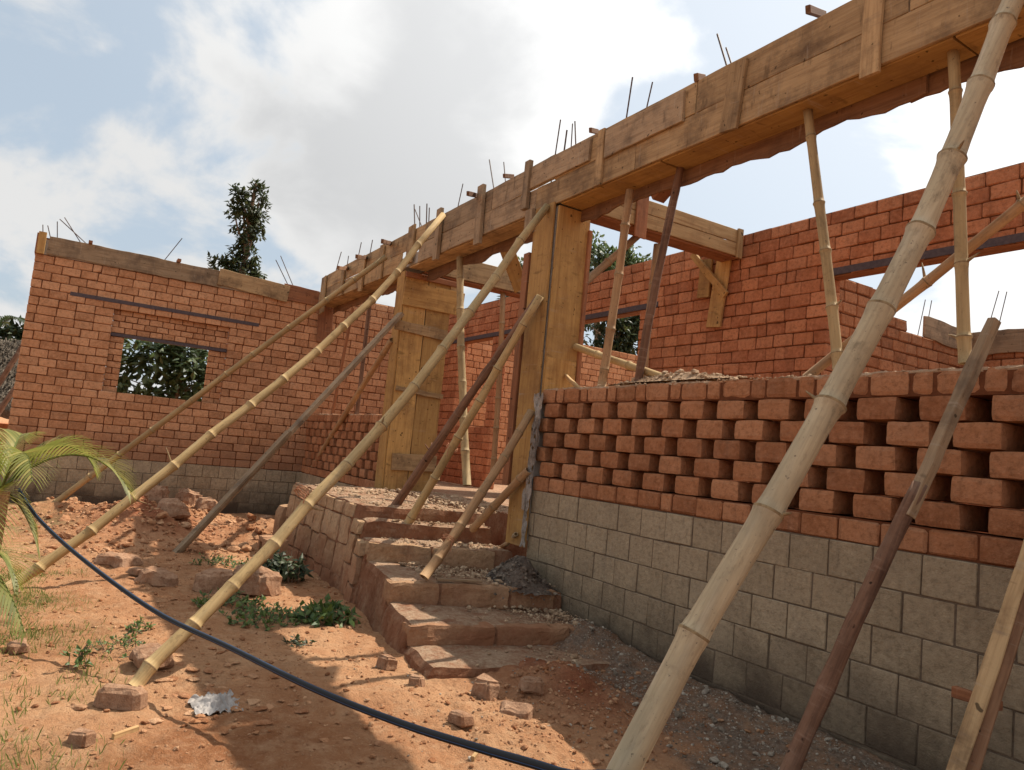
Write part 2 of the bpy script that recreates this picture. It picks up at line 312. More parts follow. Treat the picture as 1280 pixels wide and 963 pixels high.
def box(mb, a, b, m=0):
    s = len(mb.v)
    for z in (a[2], b[2]):
        for x, y in ((a[0], a[1]), (b[0], a[1]), (b[0], b[1]), (a[0], b[1])): mb.v.append(Vector((x, y, z)))
    for f in ((3, 2, 1, 0), (4, 5, 6, 7), (0, 1, 5, 4), (1, 2, 6, 5), (2, 3, 7, 6), (3, 0, 4, 7)): mb.face([s + i for i in f], m)
def rough_hex(mb, c8, n, amp, freq=6., rnd_e=.012, seed=0., m=0):
    """hexahedron from 8 corners (bottom 0-3, top 4-7), surface grids pushed by noise, edges worn round"""
    c8 = [Vector(c) for c in c8]; nx, ny, nz_ = n
    def T(a, b, c):
        bt = (c8[0] * (1 - a) + c8[1] * a) * (1 - b) + (c8[3] * (1 - a) + c8[2] * a) * b
        tp = (c8[4] * (1 - a) + c8[5] * a) * (1 - b) + (c8[7] * (1 - a) + c8[6] * a) * b
        return bt * (1 - c) + tp * c
    cen = T(.5, .5, .5); lx = (T(1, .5, .5) - T(0, .5, .5)).length; ly = (T(.5, 1, .5) - T(.5, 0, .5)).length; lz = (T(.5, .5, 1) - T(.5, .5, 0)).length
    cache = {}
    def V(i, j, k):
        key = (i, j, k)
        if key in cache: return cache[key]
        a, b, c = i / nx, j / ny, k / nz_
        # worn edges: parameters pulled inward where two limits meet
        ex = sum((i in (0, nx), j in (0, ny), k in (0, nz_)))
        q = T(a, b, c)
        if ex >= 2:
            d = (cen - q); dd = Vector((d.x, d.y, d.z)); q = q + dd.normalized() * rnd_e * (1 if ex == 2 else 1.7)
        o = noise.noise_vector(q * freq + Vector((seed, seed * 1.7, -seed))) * amp + noise.noise_vector(q * freq * 3.1 + Vector((seed, 9, 3))) * amp * .4
        q = q + o; cache[key] = len(mb.v); mb.v.append(q); return cache[key]
    for i in range(nx):
        for j in range(ny):
            mb.face([V(i, j, 0), V(i, j + 1, 0), V(i + 1, j + 1, 0), V(i + 1, j, 0)], m); mb.face([V(i, j, nz_), V(i + 1, j, nz_), V(i + 1, j + 1, nz_), V(i, j + 1, nz_)], m)
    for i in range(nx):
        for k in range(nz_):
            mb.face([V(i, 0, k), V(i + 1, 0, k), V(i + 1, 0, k + 1), V(i, 0, k + 1)], m); mb.face([V(i, ny, k), V(i, ny, k + 1), V(i + 1, ny, k + 1), V(i + 1, ny, k)], m)
    for j in range(ny):
        for k in range(nz_):
            mb.face([V(0, j, k), V(0, j, k + 1), V(0, j + 1, k + 1), V(0, j + 1, k)], m); mb.face([V(nx, j, k), V(nx, j + 1, k), V(nx, j + 1, k + 1), V(nx, j, k + 1)], m)
def frame_of(A, B, up=None):
    x = (Vector(B) - Vector(A)).normalized(); up = Vector(up) if up is not None else Vector((0, 0, 1))
    if abs(x.dot(up)) > .97: up = Vector((0, 1, 0))
    z = (up - x * up.dot(x)).normalized(); y = z.cross(x)
    return Matrix(((x.x, y.x, z.x, A[0]), (x.y, y.y, z.y, A[1]), (x.z, y.z, z.z, A[2]), (0, 0, 0, 1)))
def board(name, A, B, width, thick, mat, parent=None, up=None, rough=.006, warp=.004, seed=None, ends=True, taper=1.):
    """plank from A to B along its grain; width runs along `up`, thickness across"""
    A = Vector(A); B = Vector(B); L = (B - A).length; X = frame_of(A, B, up); sd = rnd.uniform(0, 99) if seed is None else seed
    n = max(2, int(L / .09)); mb = MB(); rows = []
    for i in range(n + 1):
        x = L * i / n; t = i / n
        e1 = noise.noise(Vector((x * 2.2, sd, 0))) * rough + noise.noise(Vector((x * 9, sd, 5))) * rough * .5
        e2 = noise.noise(Vector((x * 2.2, sd, 9))) * rough + noise.noise(Vector((x * 9, sd, 15))) * rough * .5
        wy = noise.noise(Vector((x * .9, sd, 20))) * warp; w_ = width * (1 + (taper - 1) * t)
        k0 = 0; c = min(thick * .18, .004)
        if ends and i in (0, n): k0 = rnd.uniform(-.008, .008)
        r = []
        for (yy, zz) in ((-thick / 2, -w_ / 2 + e1 + c), (-thick / 2, 0), (-thick / 2, w_ / 2 + e2 - c), (-thick / 2 + c, w_ / 2 + e2), (thick / 2 - c, w_ / 2 + e2), (thick / 2, w_ / 2 + e2 - c), (thick / 2, 0), (thick / 2, -w_ / 2 + e1 + c), (thick / 2 - c, -w_ / 2 + e1), (-thick / 2 + c, -w_ / 2 + e1)):
            r.append(len(mb.v)); mb.v.append(Vector((x + k0 * (1 + zz * 4), yy + wy, zz)))
        rows.append(r)
    m = len(rows[0])
    for a, b in zip(rows, rows[1:]):
        for i in range(m): mb.face([a[i], a[(i + 1) % m], b[(i + 1) % m], b[i]])
    mb.face(rows[0][::-1]); mb.face(rows[-1])
    return mb.build(name, mat, parent, X=X)
def pole(name, A, B, r0, r1, mats, label=None, cat='bamboo pole', group=None, parent=None, node=.42, bend=.02, sides=14, bark=False, kink=.006, seed=None, stubs=(), through=None):
    """bamboo culm (swollen joints) or barked pole from A to B, local X along the culm"""
    A = Vector(A); B = Vector(B); L = (B - A).length; X = frame_of(A, B); sd = rnd.uniform(0, 99) if seed is None else seed
    lr = random.Random(int(sd * 1000)); st = []; mb = MB()
    if bark:
        n = int(L / .08)
        for i in range(n + 1): st.append((L * i / n, 1 + noise.noise(Vector((i * .5, sd, 0))) * .14, 0))
        nodes_x = [L * .3, L * .7]
    else:
        nodes_x = []; x = lr.uniform(.08, node)
        if through:
            XI = X.inverted(); loc_ = [XI @ Vector(q) for q in through[1:-1]]; nodes_x = [q.x for q in loc_ if .03 < q.x < L - .03]
        else:
            while x < L - .05: nodes_x.append(x); x += node * lr.uniform(.72, 1.25)
        st.append((0, 1, 0)); k = r0 / .06
        for xn in nodes_x:
            jj = lr.uniform(.93, 1.06)
            for dx, s, mm in ((-.13 * k, .965, 0), (-.06 * k, 1.0, 0), (-.025 * k, 1.07, 0), (-.010 * k, 1.15 * jj, 1), (.002, 1.18 * jj, 1), (.008 * k, 1.05, 0), (.05 * k, .985, 0), (.12 * k, .965, 0)):
                if 0 < xn + dx < L and xn + dx > st[-1][0] + .001: st.append((xn + dx, s, mm))
        st.append((L, 1, 0))
    pts = [(0, 0, 0)] + [(xn, lr.uniform(-kink, kink), lr.uniform(-kink, kink)) for xn in nodes_x] + [(L, 0, 0)]
    by, bz = lr.uniform(-bend, bend), lr.uniform(-bend, bend)
    if through: pts = [(0, 0, 0)] + [(q.x, q.y, q.z) for q in loc_] + [(L, 0, 0)]; by = bz = 0
    def off(x):
        t = x / L; q = 4 * t * (1 - t)
        for p, r in zip(pts, pts[1:]):
            if p[0] <= x <= r[0] + 1e-6:
                f = (x - p[0]) / max(1e-6, r[0] - p[0]); return by * q + p[1] + (r[1] - p[1]) * f, bz * q + p[2] + (r[2] - p[2]) * f
        return 0, 0
    rings = []
    for x, s, mm in st:
        oy, oz = off(x); r = (r0 + (r1 - r0) * x / L) * s; ring = []
        for k in range(sides):
            a = 2 * math.pi * k / sides; w_ = 1 + (noise.noise(Vector((math.cos(a) * 1.2, math.sin(a) * 1.2 + sd, x * 5))) * (.16 if bark else (.09 if mm else .03)))
            ring.append(len(mb.v)); mb.v.append(Vector((x, oy + r * w_ * math.cos(a), oz + r * w_ * math.sin(a))))
        rings.append((ring, mm))
    for (a, ma), (b, mb_) in zip(rings, rings[1:]):
        for i in range(sides): mb.face([a[i], a[(i + 1) % sides], b[(i + 1) % sides], b[i]], 1 if ma and mb_ else 0)
    # cut, hollow ends
    for ring, x, s in ((rings[0][0], 0, 1), (rings[-1][0], L, -1)):
        inner = []
        for i in ring:
            v = mb.v[i]; oy, oz = off(x); inner.append(len(mb.v)); mb.v.append(Vector((x, oy + (v.y - oy) * .72, oz + (v.z - oz) * .72)))
        deep = []
        for i in inner: v = mb.v[i]; deep.append(len(mb.v)); mb.v.append(v + Vector((s * .03, 0, 0)))
        for i in range(sides):
            j = (i + 1) % sides; mb.face([ring[i], ring[j], inner[j], inner[i]]); mb.face([inner[i], inner[j], deep[j], deep[i]], 1)
        mb.face(deep, 1)
    # little branch stubs left at joints
    for t_, ang, ln in stubs:
        x = min(nodes_x, key=lambda q: abs(q - t_ * L)) if nodes_x else t_ * L
        oy, oz = off(x); r = r0 + (r1 - r0) * x / L; d = Vector((.5, math.cos(ang), math.sin(ang))).normalized(); b0 = Vector((x, oy + r * .8 * math.cos(ang), oz + r * .8 * math.sin(ang)))
        q1 = d.cross(Vector((1, 0, 0))).normalized(); q2 = d.cross(q1); prev = None
        for s, rr in ((0, .010), (.6, .007), (1, .003)):
            c_ = b0 + d * ln * s; rg = []
            for k in range(5): a = k * 1.2566; rg.append(len(mb.v)); mb.v.append(c_ + (q1 * math.cos(a) + q2 * math.sin(a)) * rr)
            if prev:
                for k in range(5): mb.face([prev[k], prev[(k + 1) % 5], rg[(k + 1) % 5], rg[k]], 1)
            prev = rg
        mb.face(prev, 1)
    o = mb.build(name, mats, parent, X=X, smooth=True)
    if label: tag(o, label, cat, group)
    return o
def tube(mb, pts, r, sides=6, m=0, taper=1., uv=False):
    pts = [Vector(p) for p in pts]; prev = None; n = len(pts)
    for i, p in enumerate(pts):
        d = (pts[min(i + 1, n - 1)] - pts[max(i - 1, 0)]).normalized(); a = d.cross(Vector((0, 0, 1)));
        if a.length < .05: a = d.cross(Vector((1, 0, 0)))
        a.normalize(); b = d.cross(a); rr = r * (1 + (taper - 1) * i / (n - 1)); rg = []
        for k in range(sides): t = 2 * math.pi * k / sides; rg.append(len(mb.v)); mb.v.append(p + a * math.cos(t) * rr + b * math.sin(t) * rr)
        if prev:
            for k in range(sides): mb.face([prev[k], prev[(k + 1) % sides], rg[(k + 1) % sides], rg[k]], m)
        else: mb.face(rg[::-1], m)
        prev = rg
    mb.face(prev, m)

def subtract(s0, s1, cuts):
    iv = [(s0, s1)]
    for a, b in cuts:
        nx = []
        for p, q in iv:
            if b <= p or a >= q: nx.append((p, q)); continue
            if a > p: nx.append((p, a))
            if b < q: nx.append((b, q))
        iv = nx
    return [(p, q) for p, q in iv if q - p > .015]
def lay(mb, O, u, n, s0, s1, z0, courses, ch, L, D, joint=.013, openings=(), top=None, cham=.011, rec=.014, mi=0, ci=1, lj=.06, odd=.07, shift=0., jit=.003, core=True, chip=.0):
    """courses of separate bricks with a recessed mortar core; openings are (s0,s1,z0,z1); top(s) limits the height"""
    O = Vector(O); u = Vector(u); n = Vector(n)
    for k in range(courses):
        za = z0 + k * ch; zb = za + ch; zm = (za + zb) / 2
        cuts = [(a, b) for a, b, c, d in openings if c < zm < d]
        for p, q in subtract(s0, s1, cuts):
            s = p - (L * .5 if (k % 2) else 0) - shift * L * rnd.uniform(.6, 1)
            while s < q - .02:
                ln = L * (1 + rnd.uniform(-lj, lj)) if rnd.random() > odd else L * .5
                a, b = max(s, p), min(s + ln, q)
                if q - b < .05: b = q
                if b - a > .05 and (top is None or zb <= top((a + b) / 2) + .01):
                    g = joint / 2; dz = rnd.uniform(-.0025, .0025) + .006 * noise.noise(Vector((a * .8, k * .23, O.y))); dn = rnd.uniform(-.005, .005)
                    chamfer_box(mb, O + u * (a + (g if a > p else 0)) + n * dn + Vector((0, 0, za + g + dz)), u, n, b - a - (g if a > p else 0) - (g if b < q else 0), D - dn * 2, ch - joint, cham * rnd.uniform(.7, 1.3), mi, jit)
                s += ln if s + ln < q - .05 else 99
            if core:
                qq = q
                if top is not None:
                    while qq > p and zb > top(qq) + .01: qq -= .05
                if qq > p + .05:
                    c0 = O + u * (p + rec) + n * rec; c1 = O + u * (qq - rec) + n * (D - rec)
                    lo = [min(c0[i], c1[i]) for i in range(2)]; hi = [max(c0[i], c1[i]) for i in range(2)]
                    box(mb, (lo[0], lo[1], za), (hi[0], hi[1], zb), ci)

# ------------------------------------------------------------------ ground: one sheet to the horizon
def smooth(a, b, x): t = max(0, min(1, (x - a) / (b - a))); return t * t * (3 - 2 * t)
MOUNDS = [(-11.6, -3.0, 1.3, .8, .34), (-12.9, -2.1, .9, .7, .22), (-11.1, -1.3, .9, .5, .26), (-13.2, -3.9, .8, .6, .2), (-4.15, -.95, .55, .45, .14), (-4.9, -.25, .6, .3, .16), (-3.6, -1.75, .5, .3, .06)]
def gh(x, y):
    z = -1.53 + .03 * noise.noise(Vector((x * .5, y * .5, 2))) + .03 * noise.noise(Vector((x * 1.7, y * 1.7, 7)))
    for (cx, cy, rx, ry, h) in MOUNDS:
        d = ((x - cx) / rx) ** 2 + ((y - cy) / ry) ** 2
        if d < 4: z += h * math.exp(-d * 1.1) * (1 + .35 * noise.noise(Vector((x * 3.3, y * 3.3, 1))))
    if -16 < x < 1 and -7 < y < 0:
        am = 1 + 1.6 * sum(math.exp(-(((x - c[0]) / c[2]) ** 2 + ((y - c[1]) / c[3]) ** 2)) for c in MOUNDS)
        z += am * (.020 * noise.noise(Vector((x * 5, y * 5, 3))) + .012 * noise.noise(Vector((x * 15, y * 15, 5))) + .005 * noise.noise(Vector((x * 33, y * 33, 8))))
        z += .10 * smooth(-.55, 0, y) * smooth(-6.3, -5.0, x)
    return z
def ash(x, y):
    d = .75 + .35 * noise.noise(Vector((x * 1.3, 3, 1))) + .5 * smooth(-3.2, -2.2, x) + .25 * noise.noise(Vector((x * 4, y * 4, 1)))
    return smooth(-d - .35, -d + .25, y) * smooth(-5.6, -5.0, x)
def clay(x, y):
    c = .9 * math.exp(-(((x + 4.15) / .75) ** 2 + ((y + .95) / .4) ** 2)) * (1 - .5 * ash(x, y)) + .8 * math.exp(-(((x + 11.6) / 1.3) ** 2 + ((y + 2.8) / 1.0) ** 2))
    return max(0, min(1, c + .5 * c * noise.noise(Vector((x * 3, y * 3, 4)))))
def moss(x, y): return max(0, min(1, smooth(-3.3, -4.1, y) * smooth(-2.6, -3.6, x) * (.35 + 1.3 * noise.noise(Vector((x * 1.1, y * 1.1, 6))))))
def ground():
    def axis(lo, hi, step, far, fac=1.35):
        a = []; s = step; v = lo
        while v > -far: a.append(v); s *= fac; v -= s
        a = a[::-1]; v = lo + step
        while v < hi: a.append(v); v += step
        s = step; v = hi
        while v < far: a.append(v); s *= fac; v += s
        return a
    xs = axis(-9.0, -1.6, .024, 900); xs2 = [x for x in xs if x < -9.0]
    # medium step further back
    xs = sorted([x for x in xs if x >= -9.0] + [-9.0 - .045 * i for i in range(1, 128)] + [x for x in xs2 if x < -15.2])
    ys = axis(-4.4, .02, .026, 900)
    mb = MB(); nx, ny = len(xs), len(ys)
    for y in ys:
        for x in xs: mb.v.append(Vector((x, y, gh(x, y))))
    for j in range(ny - 1):
        for i in range(nx - 1):
            a = j * nx + i; mb.face([a, a + 1, a + nx + 1, a + nx])
    o = mb.build('ground', M['soil'], smooth=True); struct(o)
    for nm, fn in (('ash', ash), ('clay', clay), ('moss', moss)):
        at = o.data.attributes.new(nm, 'FLOAT', 'POINT')
        at.data.foreach_set('value', [fn(v.x, v.y) if (-20 < v.x < 3 and -8 < v.y < 1) else 0. for v in mb.v])
ground()
fl = MB(); box(fl, (-14.39, .37, -1.7), (2.2, 2.69, -.64)); box(fl, (-14.39, 2.86, -1.7), (2.2, 8.9, -.66)); struct(fl.build('veranda_floor', M['mudstep']))

# ------------------------------------------------------------------ brick walls
CH = .1425; XU = Vector((1, 0, 0)); YU = Vector((0, 1, 0)); NX = Vector((-1, 0, 0))
def grey_base(parent, O, u, n, s1, ztop, D=.30):
    mb = MB(); k = 7; lay(mb, O, u, n, 0, s1, ztop - k * .219, k, .219, .282, D, joint=.009, cham=.004, rec=.007, lj=.015, odd=.0, shift=.3, jit=.0015)
    return mb.build('block_base', [M['block'], M['joint']], parent, origin=parent.location)
def claustra(parent, x0, x1, y, z0, opens, D=.30, phase=0.):
    mb = MB(); zt = z0 + CH * (opens + 1)
    lay(mb, (0, y, 0), XU, YU, x0, x1, z0, 1, CH, .26, D, mi=0, odd=.06)
    for r in range(1, opens + 1):
        z = z0 + r * CH; x = x0 + phase + (.185 if r % 2 else 0.0) - .37
        while x < x1:
            a, b = max(x, x0), min(x + .248 + rnd.uniform(-.008, .008), x1)
            if b - a > .06:
                q = rnd.uniform(-.006, .006); zz = z + .006; h = CH - .006; s = rnd.uniform(0, 50)
                pts = [(a, y + q, zz), (b, y + q, zz), (b, y + D + q, zz), (a, y + D + q, zz)]
                rough_hex(mb, [Vector(p) + nz((p[0] * 9, r * 3.3, p[1] * 9), 1, .006) for p in pts] + [Vector((p[0], p[1], zz + h)) + nz((p[0] * 9, r * 3.3 + 7, p[1] * 9), 1, .006) for p in pts], (8, 5, 5), .005, 9, .008, s)
            x += .37
    x = x0; k = 0; zz = zt
    while x < x1 - .03:
        ln = (.262, .128)[k % 2] * rnd.uniform(.93, 1.07); b = min(x + ln, x1); q = rnd.uniform(-.004, .008); hh = CH * rnd.uniform(.97, 1.03)
        rough_hex(mb, [(x + .005, y + q, zz + .006), (b - .005, y + q, zz + .006), (b - .005, y + D, zz + .006), (x + .005, y + D, zz + .006), (x + .005, y + q, zz + hh), (b - .005, y + q, zz + hh), (b - .005, y + D, zz + hh), (x + .005, y + D, zz + hh)], (6, 4, 5), .005, 8, .010, rnd.uniform(0, 50))
        x = b; k += 1
    box(mb, (x0 + .02, y + .014, zt), (x1 - .01, y + D - .014, zt + CH - .012), 1)
    x = x0
    while x < x1 - .05:
        b = min(x + rnd.uniform(.25, .6), x1); zz = zt + CH * .985
        if rnd.random() < .8: rough_hex(mb, [(x, y + .01, zz - .02), (b, y + .01, zz - .02), (b, y + D - .01, zz - .02), (x, y + D - .01, zz - .02), (x, y + .012, zz + .006), (b, y + .012, zz + .006), (b, y + D - .02, zz + .012), (x, y + D - .02, zz + .012)], (10, 6, 2), .011, 14, .006, rnd.uniform(0, 50), 2)
        x = b
    sk = MB(); lay(sk, (0, y + D + .003, 0), XU, YU, x0, x1, z0, opens + 2, CH, .26, .055, core=False, joint=.002)  # added brick backing, closes the openwork from behind so its holes go dark
    sk.build('shade_backing', [M['brick_deep'], M['mortar']], parent, origin=parent.location)
    return mb.build('openwork_brickwork', [M['brick'], M['mortar'], M['capmud']], parent, origin=parent.location)
# long front wall right of the stairs
t = thing('front_wall', (-2, .08, -1.6), 'long low front wall of grey blocks topped with openwork red brick, right of the stairs', 'wall')
grey_base(t, (-6.1, 0, 0), XU, YU, 8.0, -.31); claustra(t, -6.1, 1.9, 0, -.31, 5, phase=.28)
# short porch wall at the far end
t = thing('porch_wall', (-12.3, .12, -1.6), 'short openwork brick porch wall in the far corner behind the landing', 'wall')
grey_base(t, (-14.4, .05, 0), XU, YU, 4.15, -.70); claustra(t, -14.4, -10.25, .05, -.70, 6, D=.2, phase=.1)
# side wing wall with the window
t = thing('side_wing_wall', (-14.5, 0, -1.6), 'tall side wall of red brick with an unglazed window above a grey block base', 'wall')
grey_base(t, (-14.4, -4.75, 0), YU, NX, 13.7, -.69)
mb = MB(); WIN = (1.25, 3.17, .43, 1.90)
lay(mb, (-14.4, -4.75, 0), YU, NX, 0, 13.7, -.69, 25, CH, .272, .16, openings=[WIN, (4.9, 6.4, 9, 9)], top=lambda s: 2.6 if s < 4.85 else 2.95, joint=.011, cham=.009)
mb.build('brick_face', [M['brick_pale'], M['mortar']], t, origin=t.location)
mb = MB(); sm = dict(joint=.012, cham=.007, odd=.05)
lay(mb, (-14.47, -4.75, 0), YU, NX, 1.25, 1.47, .43, 9, .1095, .2, .09, **sm); lay(mb, (-14.47, -4.75, 0), YU, NX, 2.87, 3.17, .43, 9, .1095, .2, .09, **sm)
lay(mb, (-14.47, -4.75, 0), YU, NX, 1.25, 3.17, 1.47, 4, .107, .2, .09, **sm)
wf = mb.build('window_infill', [M['brick_pale'], M['mortar']], t, origin=t.location)
mb = MB(); box(mb, (-14.56, -3.5, 1.415), (-14.45, -1.58, 1.47)); mb.build('lintel', M['bar'], wf, origin=t.location)
mb = MB(); box(mb, (-14.5, -4.18, 1.98), (-14.392, -1.08, 2.045)); mb.build('lintel', M['bar'], t, origin=t.location)
# rear wall of the veranda
t = thing('veranda_rear_wall', (-6, 2.78, -.64), 'long red brick rear wall of the veranda with doorway and window gaps', 'wall')
OPN = [(-13.4, -12.05, .56, 2.21), (-11.8, -10.9, -.7, 2.21), (-9.5, -7.87, .5, 2.21), (-4.87, -1.7, .5, 2.22)]
mb = MB(); lay(mb, (0, 2.7, 0), XU, YU, -14.38, 2.0, -.64, 25, CH, .262, .2, openings=OPN, joint=.010, cham=.009, odd=.1, lj=.08, jit=.004)
mb.build('brick_face', [M['brick_deep'], M['mortar']], t, origin=t.location)
for a, b in ((-13.9, -10.7), (-9.8, -7.5), (-4.9, -1.3)):
    mb = MB(); box(mb, (a, 2.692, 2.215), (b, 2.715, 2.29)); lo = mb.build('lintel', M['bar'], t, origin=t.location)
    mb = MB(); box(mb, (a + .02, 2.716, 2.2), (b - .02, 2.88, 2.214)); mb.build('soffit', M['wood_red'], lo, origin=t.location)
# partition and end wall of the room to the right
t = thing('partition_wall', (-5.4, 4.6, -.64), 'stepped brick partition seen through the wide gap in the rear wall', 'wall')
mb = MB(); lay(mb, (-5.4, 2.92, 0), YU, NX, 0, 3.7, -.64, 23, CH, .262, .15, top=lambda s: 2.6 if s < 1.45 else (2.25 if s < 2.2 else 2.08), odd=.12)
mb.build('brick_face', [M['brick'], M['mortar']], t, origin=t.location)
t = thing('room_end_wall', (-2, 6.7, -.64), 'far brick end wall under a formwork board with thin rods, behind the wide gap', 'wall')
mb = MB(); lay(mb, (0, 6.62, 0), XU, YU, -5.4, 2.0, -.64, 19, CH, .262, .15, odd=.12)
mb.build('brick_face', [M['brick'], M['mortar']], t, origin=t.location)

# ------------------------------------------------------------------ staircase
st = thing('stair_block', (-6.5, -.8, -1.6), 'worn adobe staircase stepping down along the wall from the landing', 'staircase')
NOSE = [(-7.3, -6.95, -.64), (-7.12, -6.75, -.77), (-6.83, -6.3, -.94), (-5.85, -5.4, -1.12), (-5.12, -4.78, -1.3), (-4.52, -4.25, -1.45)]
YF = lambda x: -1.18 + (x + 10.3) * (-.07 / 2.9) if x < -7.4 else -1.25 - (x + 7.4) * .16
names = ['landing'] + ['step'] * 5
x_back = (-10.25, -10.25)
for i, (xf, xw, z) in enumerate(NOSE):
    mb = MB(); bx = -10.25 if i == 0 else NOSE[i - 1][0] - .25; bw = -10.25 if i == 0 else NOSE[i - 1][1] - .25
    zl = -1.85; yf = YF(xf); yb = YF(bx)
    dz = .04 if i in (3, 4) else 0
    c = [(bx, yb - .1 - (.02 if i else 0), zl), (xf, yf - .14, zl), (xw, -.012, zl), (bw, -.012, zl), (bx, yb, z), (xf, yf, z), (xw, -.012, z - dz), (bw, -.012, z - dz)]
    nn = (int(max(6, abs(xf - bx) / .06)), 24, int(max(8, (z - zl) / .06)))
    rough_hex(mb, c, nn, .019, 3.8, .018, i * 3.1)
    mb.build(names[i], M['mudstep'], st, origin=st.location, smooth=False)
# adobe blocks facing the flank and the risers
mb = MB(); k = 0; x = -10.2
while x < -6.95:
    w = rnd.uniform(.28, .36); z = None
    for j, (xf, xw, zz) in enumerate(NOSE):
        if x + w <= xf + .02: z = zz; break
    if z is not None:
        zb = z - .015; hs = [.15, .30, .30, .28, .3] if k % 2 == 0 else [.15, .28, .33, .27, .3]
        for h in hs:
            if zb < -1.5: break
            ya, yb2 = YF(x), YF(x + w); bt = lambda q: -(.64 + q) * -.0 - .10 * (-.64 - q) / 1.1
            oa = .035 + .11 * (-.64 - (zb - h)) / 1.2; ob = .035 + .11 * (-.64 - zb) / 1.2; sft = rnd.uniform(-.03, .03)
            c = [(x + .004 + sft, ya - oa, zb - h + .004), (x + w - .004 + sft, yb2 - oa, zb - h + .008), (x + w - .008 + sft, yb2 + .1, zb - h + .008), (x + .008 + sft, ya + .1, zb - h + .008),
                 (x + .008 + sft, ya - ob, zb - .006), (x + w - .008 + sft, yb2 - ob, zb - .006), (x + w - .008 + sft, yb2 + .1, zb - .006), (x + .008 + sft, ya + .1, zb - .006)]
            rough_hex(mb, c, (8, 3, 8), .017, 6, .005, rnd.uniform(0, 90)); zb -= h
    x += w; k += 1
mb.build('flank_blocks', M['adobe'], st, origin=st.location)
for i in (2, 3, 4):
    mb = MB(); xf, xw, z = NOSE[i]; zn = NOSE[i + 1][2] - .02; y = YF(xf) - .02
    while y < -.32:
        w = rnd.uniform(.4, .7); y2 = min(y + w, -.1); t0 = (y - YF(xf)) / -YF(xf); t1 = (y2 - YF(xf)) / -YF(xf)
        xa = xf + (xw - xf) * max(0, t0) + .02; xb = xf + (xw - xf) * t1 + .02
        c = [(xa - .15, y + .006, zn), (xa + .012, y + .006, zn), (xb + .012, y2 - .006, zn), (xb - .15, y2 - .006, zn), (xa - .15, y + .006, z - .012), (xa, y + .006, z - .012), (xb, y2 - .006, z - .012), (xb - .15, y2 - .006, z - .012)]
        rough_hex(mb, c, (3, 10, 6), .017, 7, .009, rnd.uniform(0, 90)); y = y2
    mb.build('riser_blocks', M['adobe'], st, origin=st.location)
mb = MB()
# ragged broken end of the landing
for (x, y, zt, w, d) in ((-10.42, -1.05, -.95, .2, .3), (-10.62, -.95, -1.15, .2, .28), (-10.8, -.9, -1.3, .18, .3)):
    rough_hex(mb, [(x - w / 2, y - d, -1.6), (x + w / 2, y - d, -1.6), (x + w / 2, y + d * 2, -1.6), (x - w / 2, y + d * 2, -1.6), (x - w / 2, y - d + .05, zt), (x + w / 2, y - d + .05, zt), (x + w / 2, y + d * 2, zt), (x - w / 2, y + d * 2, zt)], (4, 8, 6), .03, 4, .03, x)
mb.build('broken_end', M['adobe'], st, origin=st.location)

# ------------------------------------------------------------------ timber formwork of the front beam
BZ0, BZ1 = 2.60, 3.14
fb = thing('beam_formwork', (-6.2, .15, 2.6), 'long timber formwork of the front beam running along the open veranda', 'formwork')
def fboard(name, xa, xb, zc0, w, mat, y=-.012, zc1=None, th=.026, rough=.007, par=fb): return board(name, (xa, y, zc0), (xb, y, zc1 if zc1 is not None else zc0), w, th, mat, par, up=(0, 0, 1), rough=rough)
for xa, xb, m in ((-14.32, -11.6, 'wood'), (-11.59, -10.2, 'wood'), (-9.55, -6.5, 'wood_grey'), (-6.49, -4.9, 'wood'), (-4.89, -1.9, 'wood'), (-1.89, 1.9, 'wood')): fboard('lower_board', xa, xb, 2.73, .262, M[m])
for xa, xb, m, z0, z1 in ((-14.3, -11.9, 'wood', 3.0, 3.02), (-11.88, -9.4, 'wood', 3.0, 3.0), (-9.38, -7.5, 'wood_grey', 3.01, 3.0), (-7.48, -6.2, 'wood_grey', 3.0, 3.02), (-6.18, -4.2, 'wood', 3.01, 3.0), (-4.18, -2.45, 'wood', 3.0, 3.0), (-2.44, 1.9, 'wood', 3.0, 3.0)): fboard('upper_board', xa, xb, z0, .275, M[m], zc1=z1)
fboard('patch_board', -6.701, -5.574, 3.0, .235, M['wood_grey'], y=-.04)
fboard('patch_board', -5.322, -4.305, 2.965, .27, M['wood_grey'], y=-.04)
# soffit and inner side
for xa, xb in ((-14.3, -12.3), (-12.25, -10.25), (-9.9, -8.1), (-8.08, -6.5), (-6.05, -4.6), (-4.58, -2.2), (-2.18, 1.9)):
    board('soffit_board', (xa, .14, 2.602), (xb, .14, 2.602), .268, .026, M['wood_yellow'] if xa > -6.2 else M['wood'], fb, up=(0, 1, 0))
for k, (xa, xb) in enumerate(((-14.3, -10.3), (-9.9, -6.45), (-6.1, -2.5), (-2.62, 1.9))):
    board('inner_board', (xa, .29 + .03 * (k % 2), 2.70), (xb, .29 + .03 * (k % 2), 2.70), .46, .026, M['wood_dark'], fb, up=(0, 0, 1), rough=.055)
mb = MB(); box(mb, (-14.3, .004, 2.62), (1.9, .274, 2.78)); mb.build('beam_core', M['concrete'], fb, origin=fb.location)
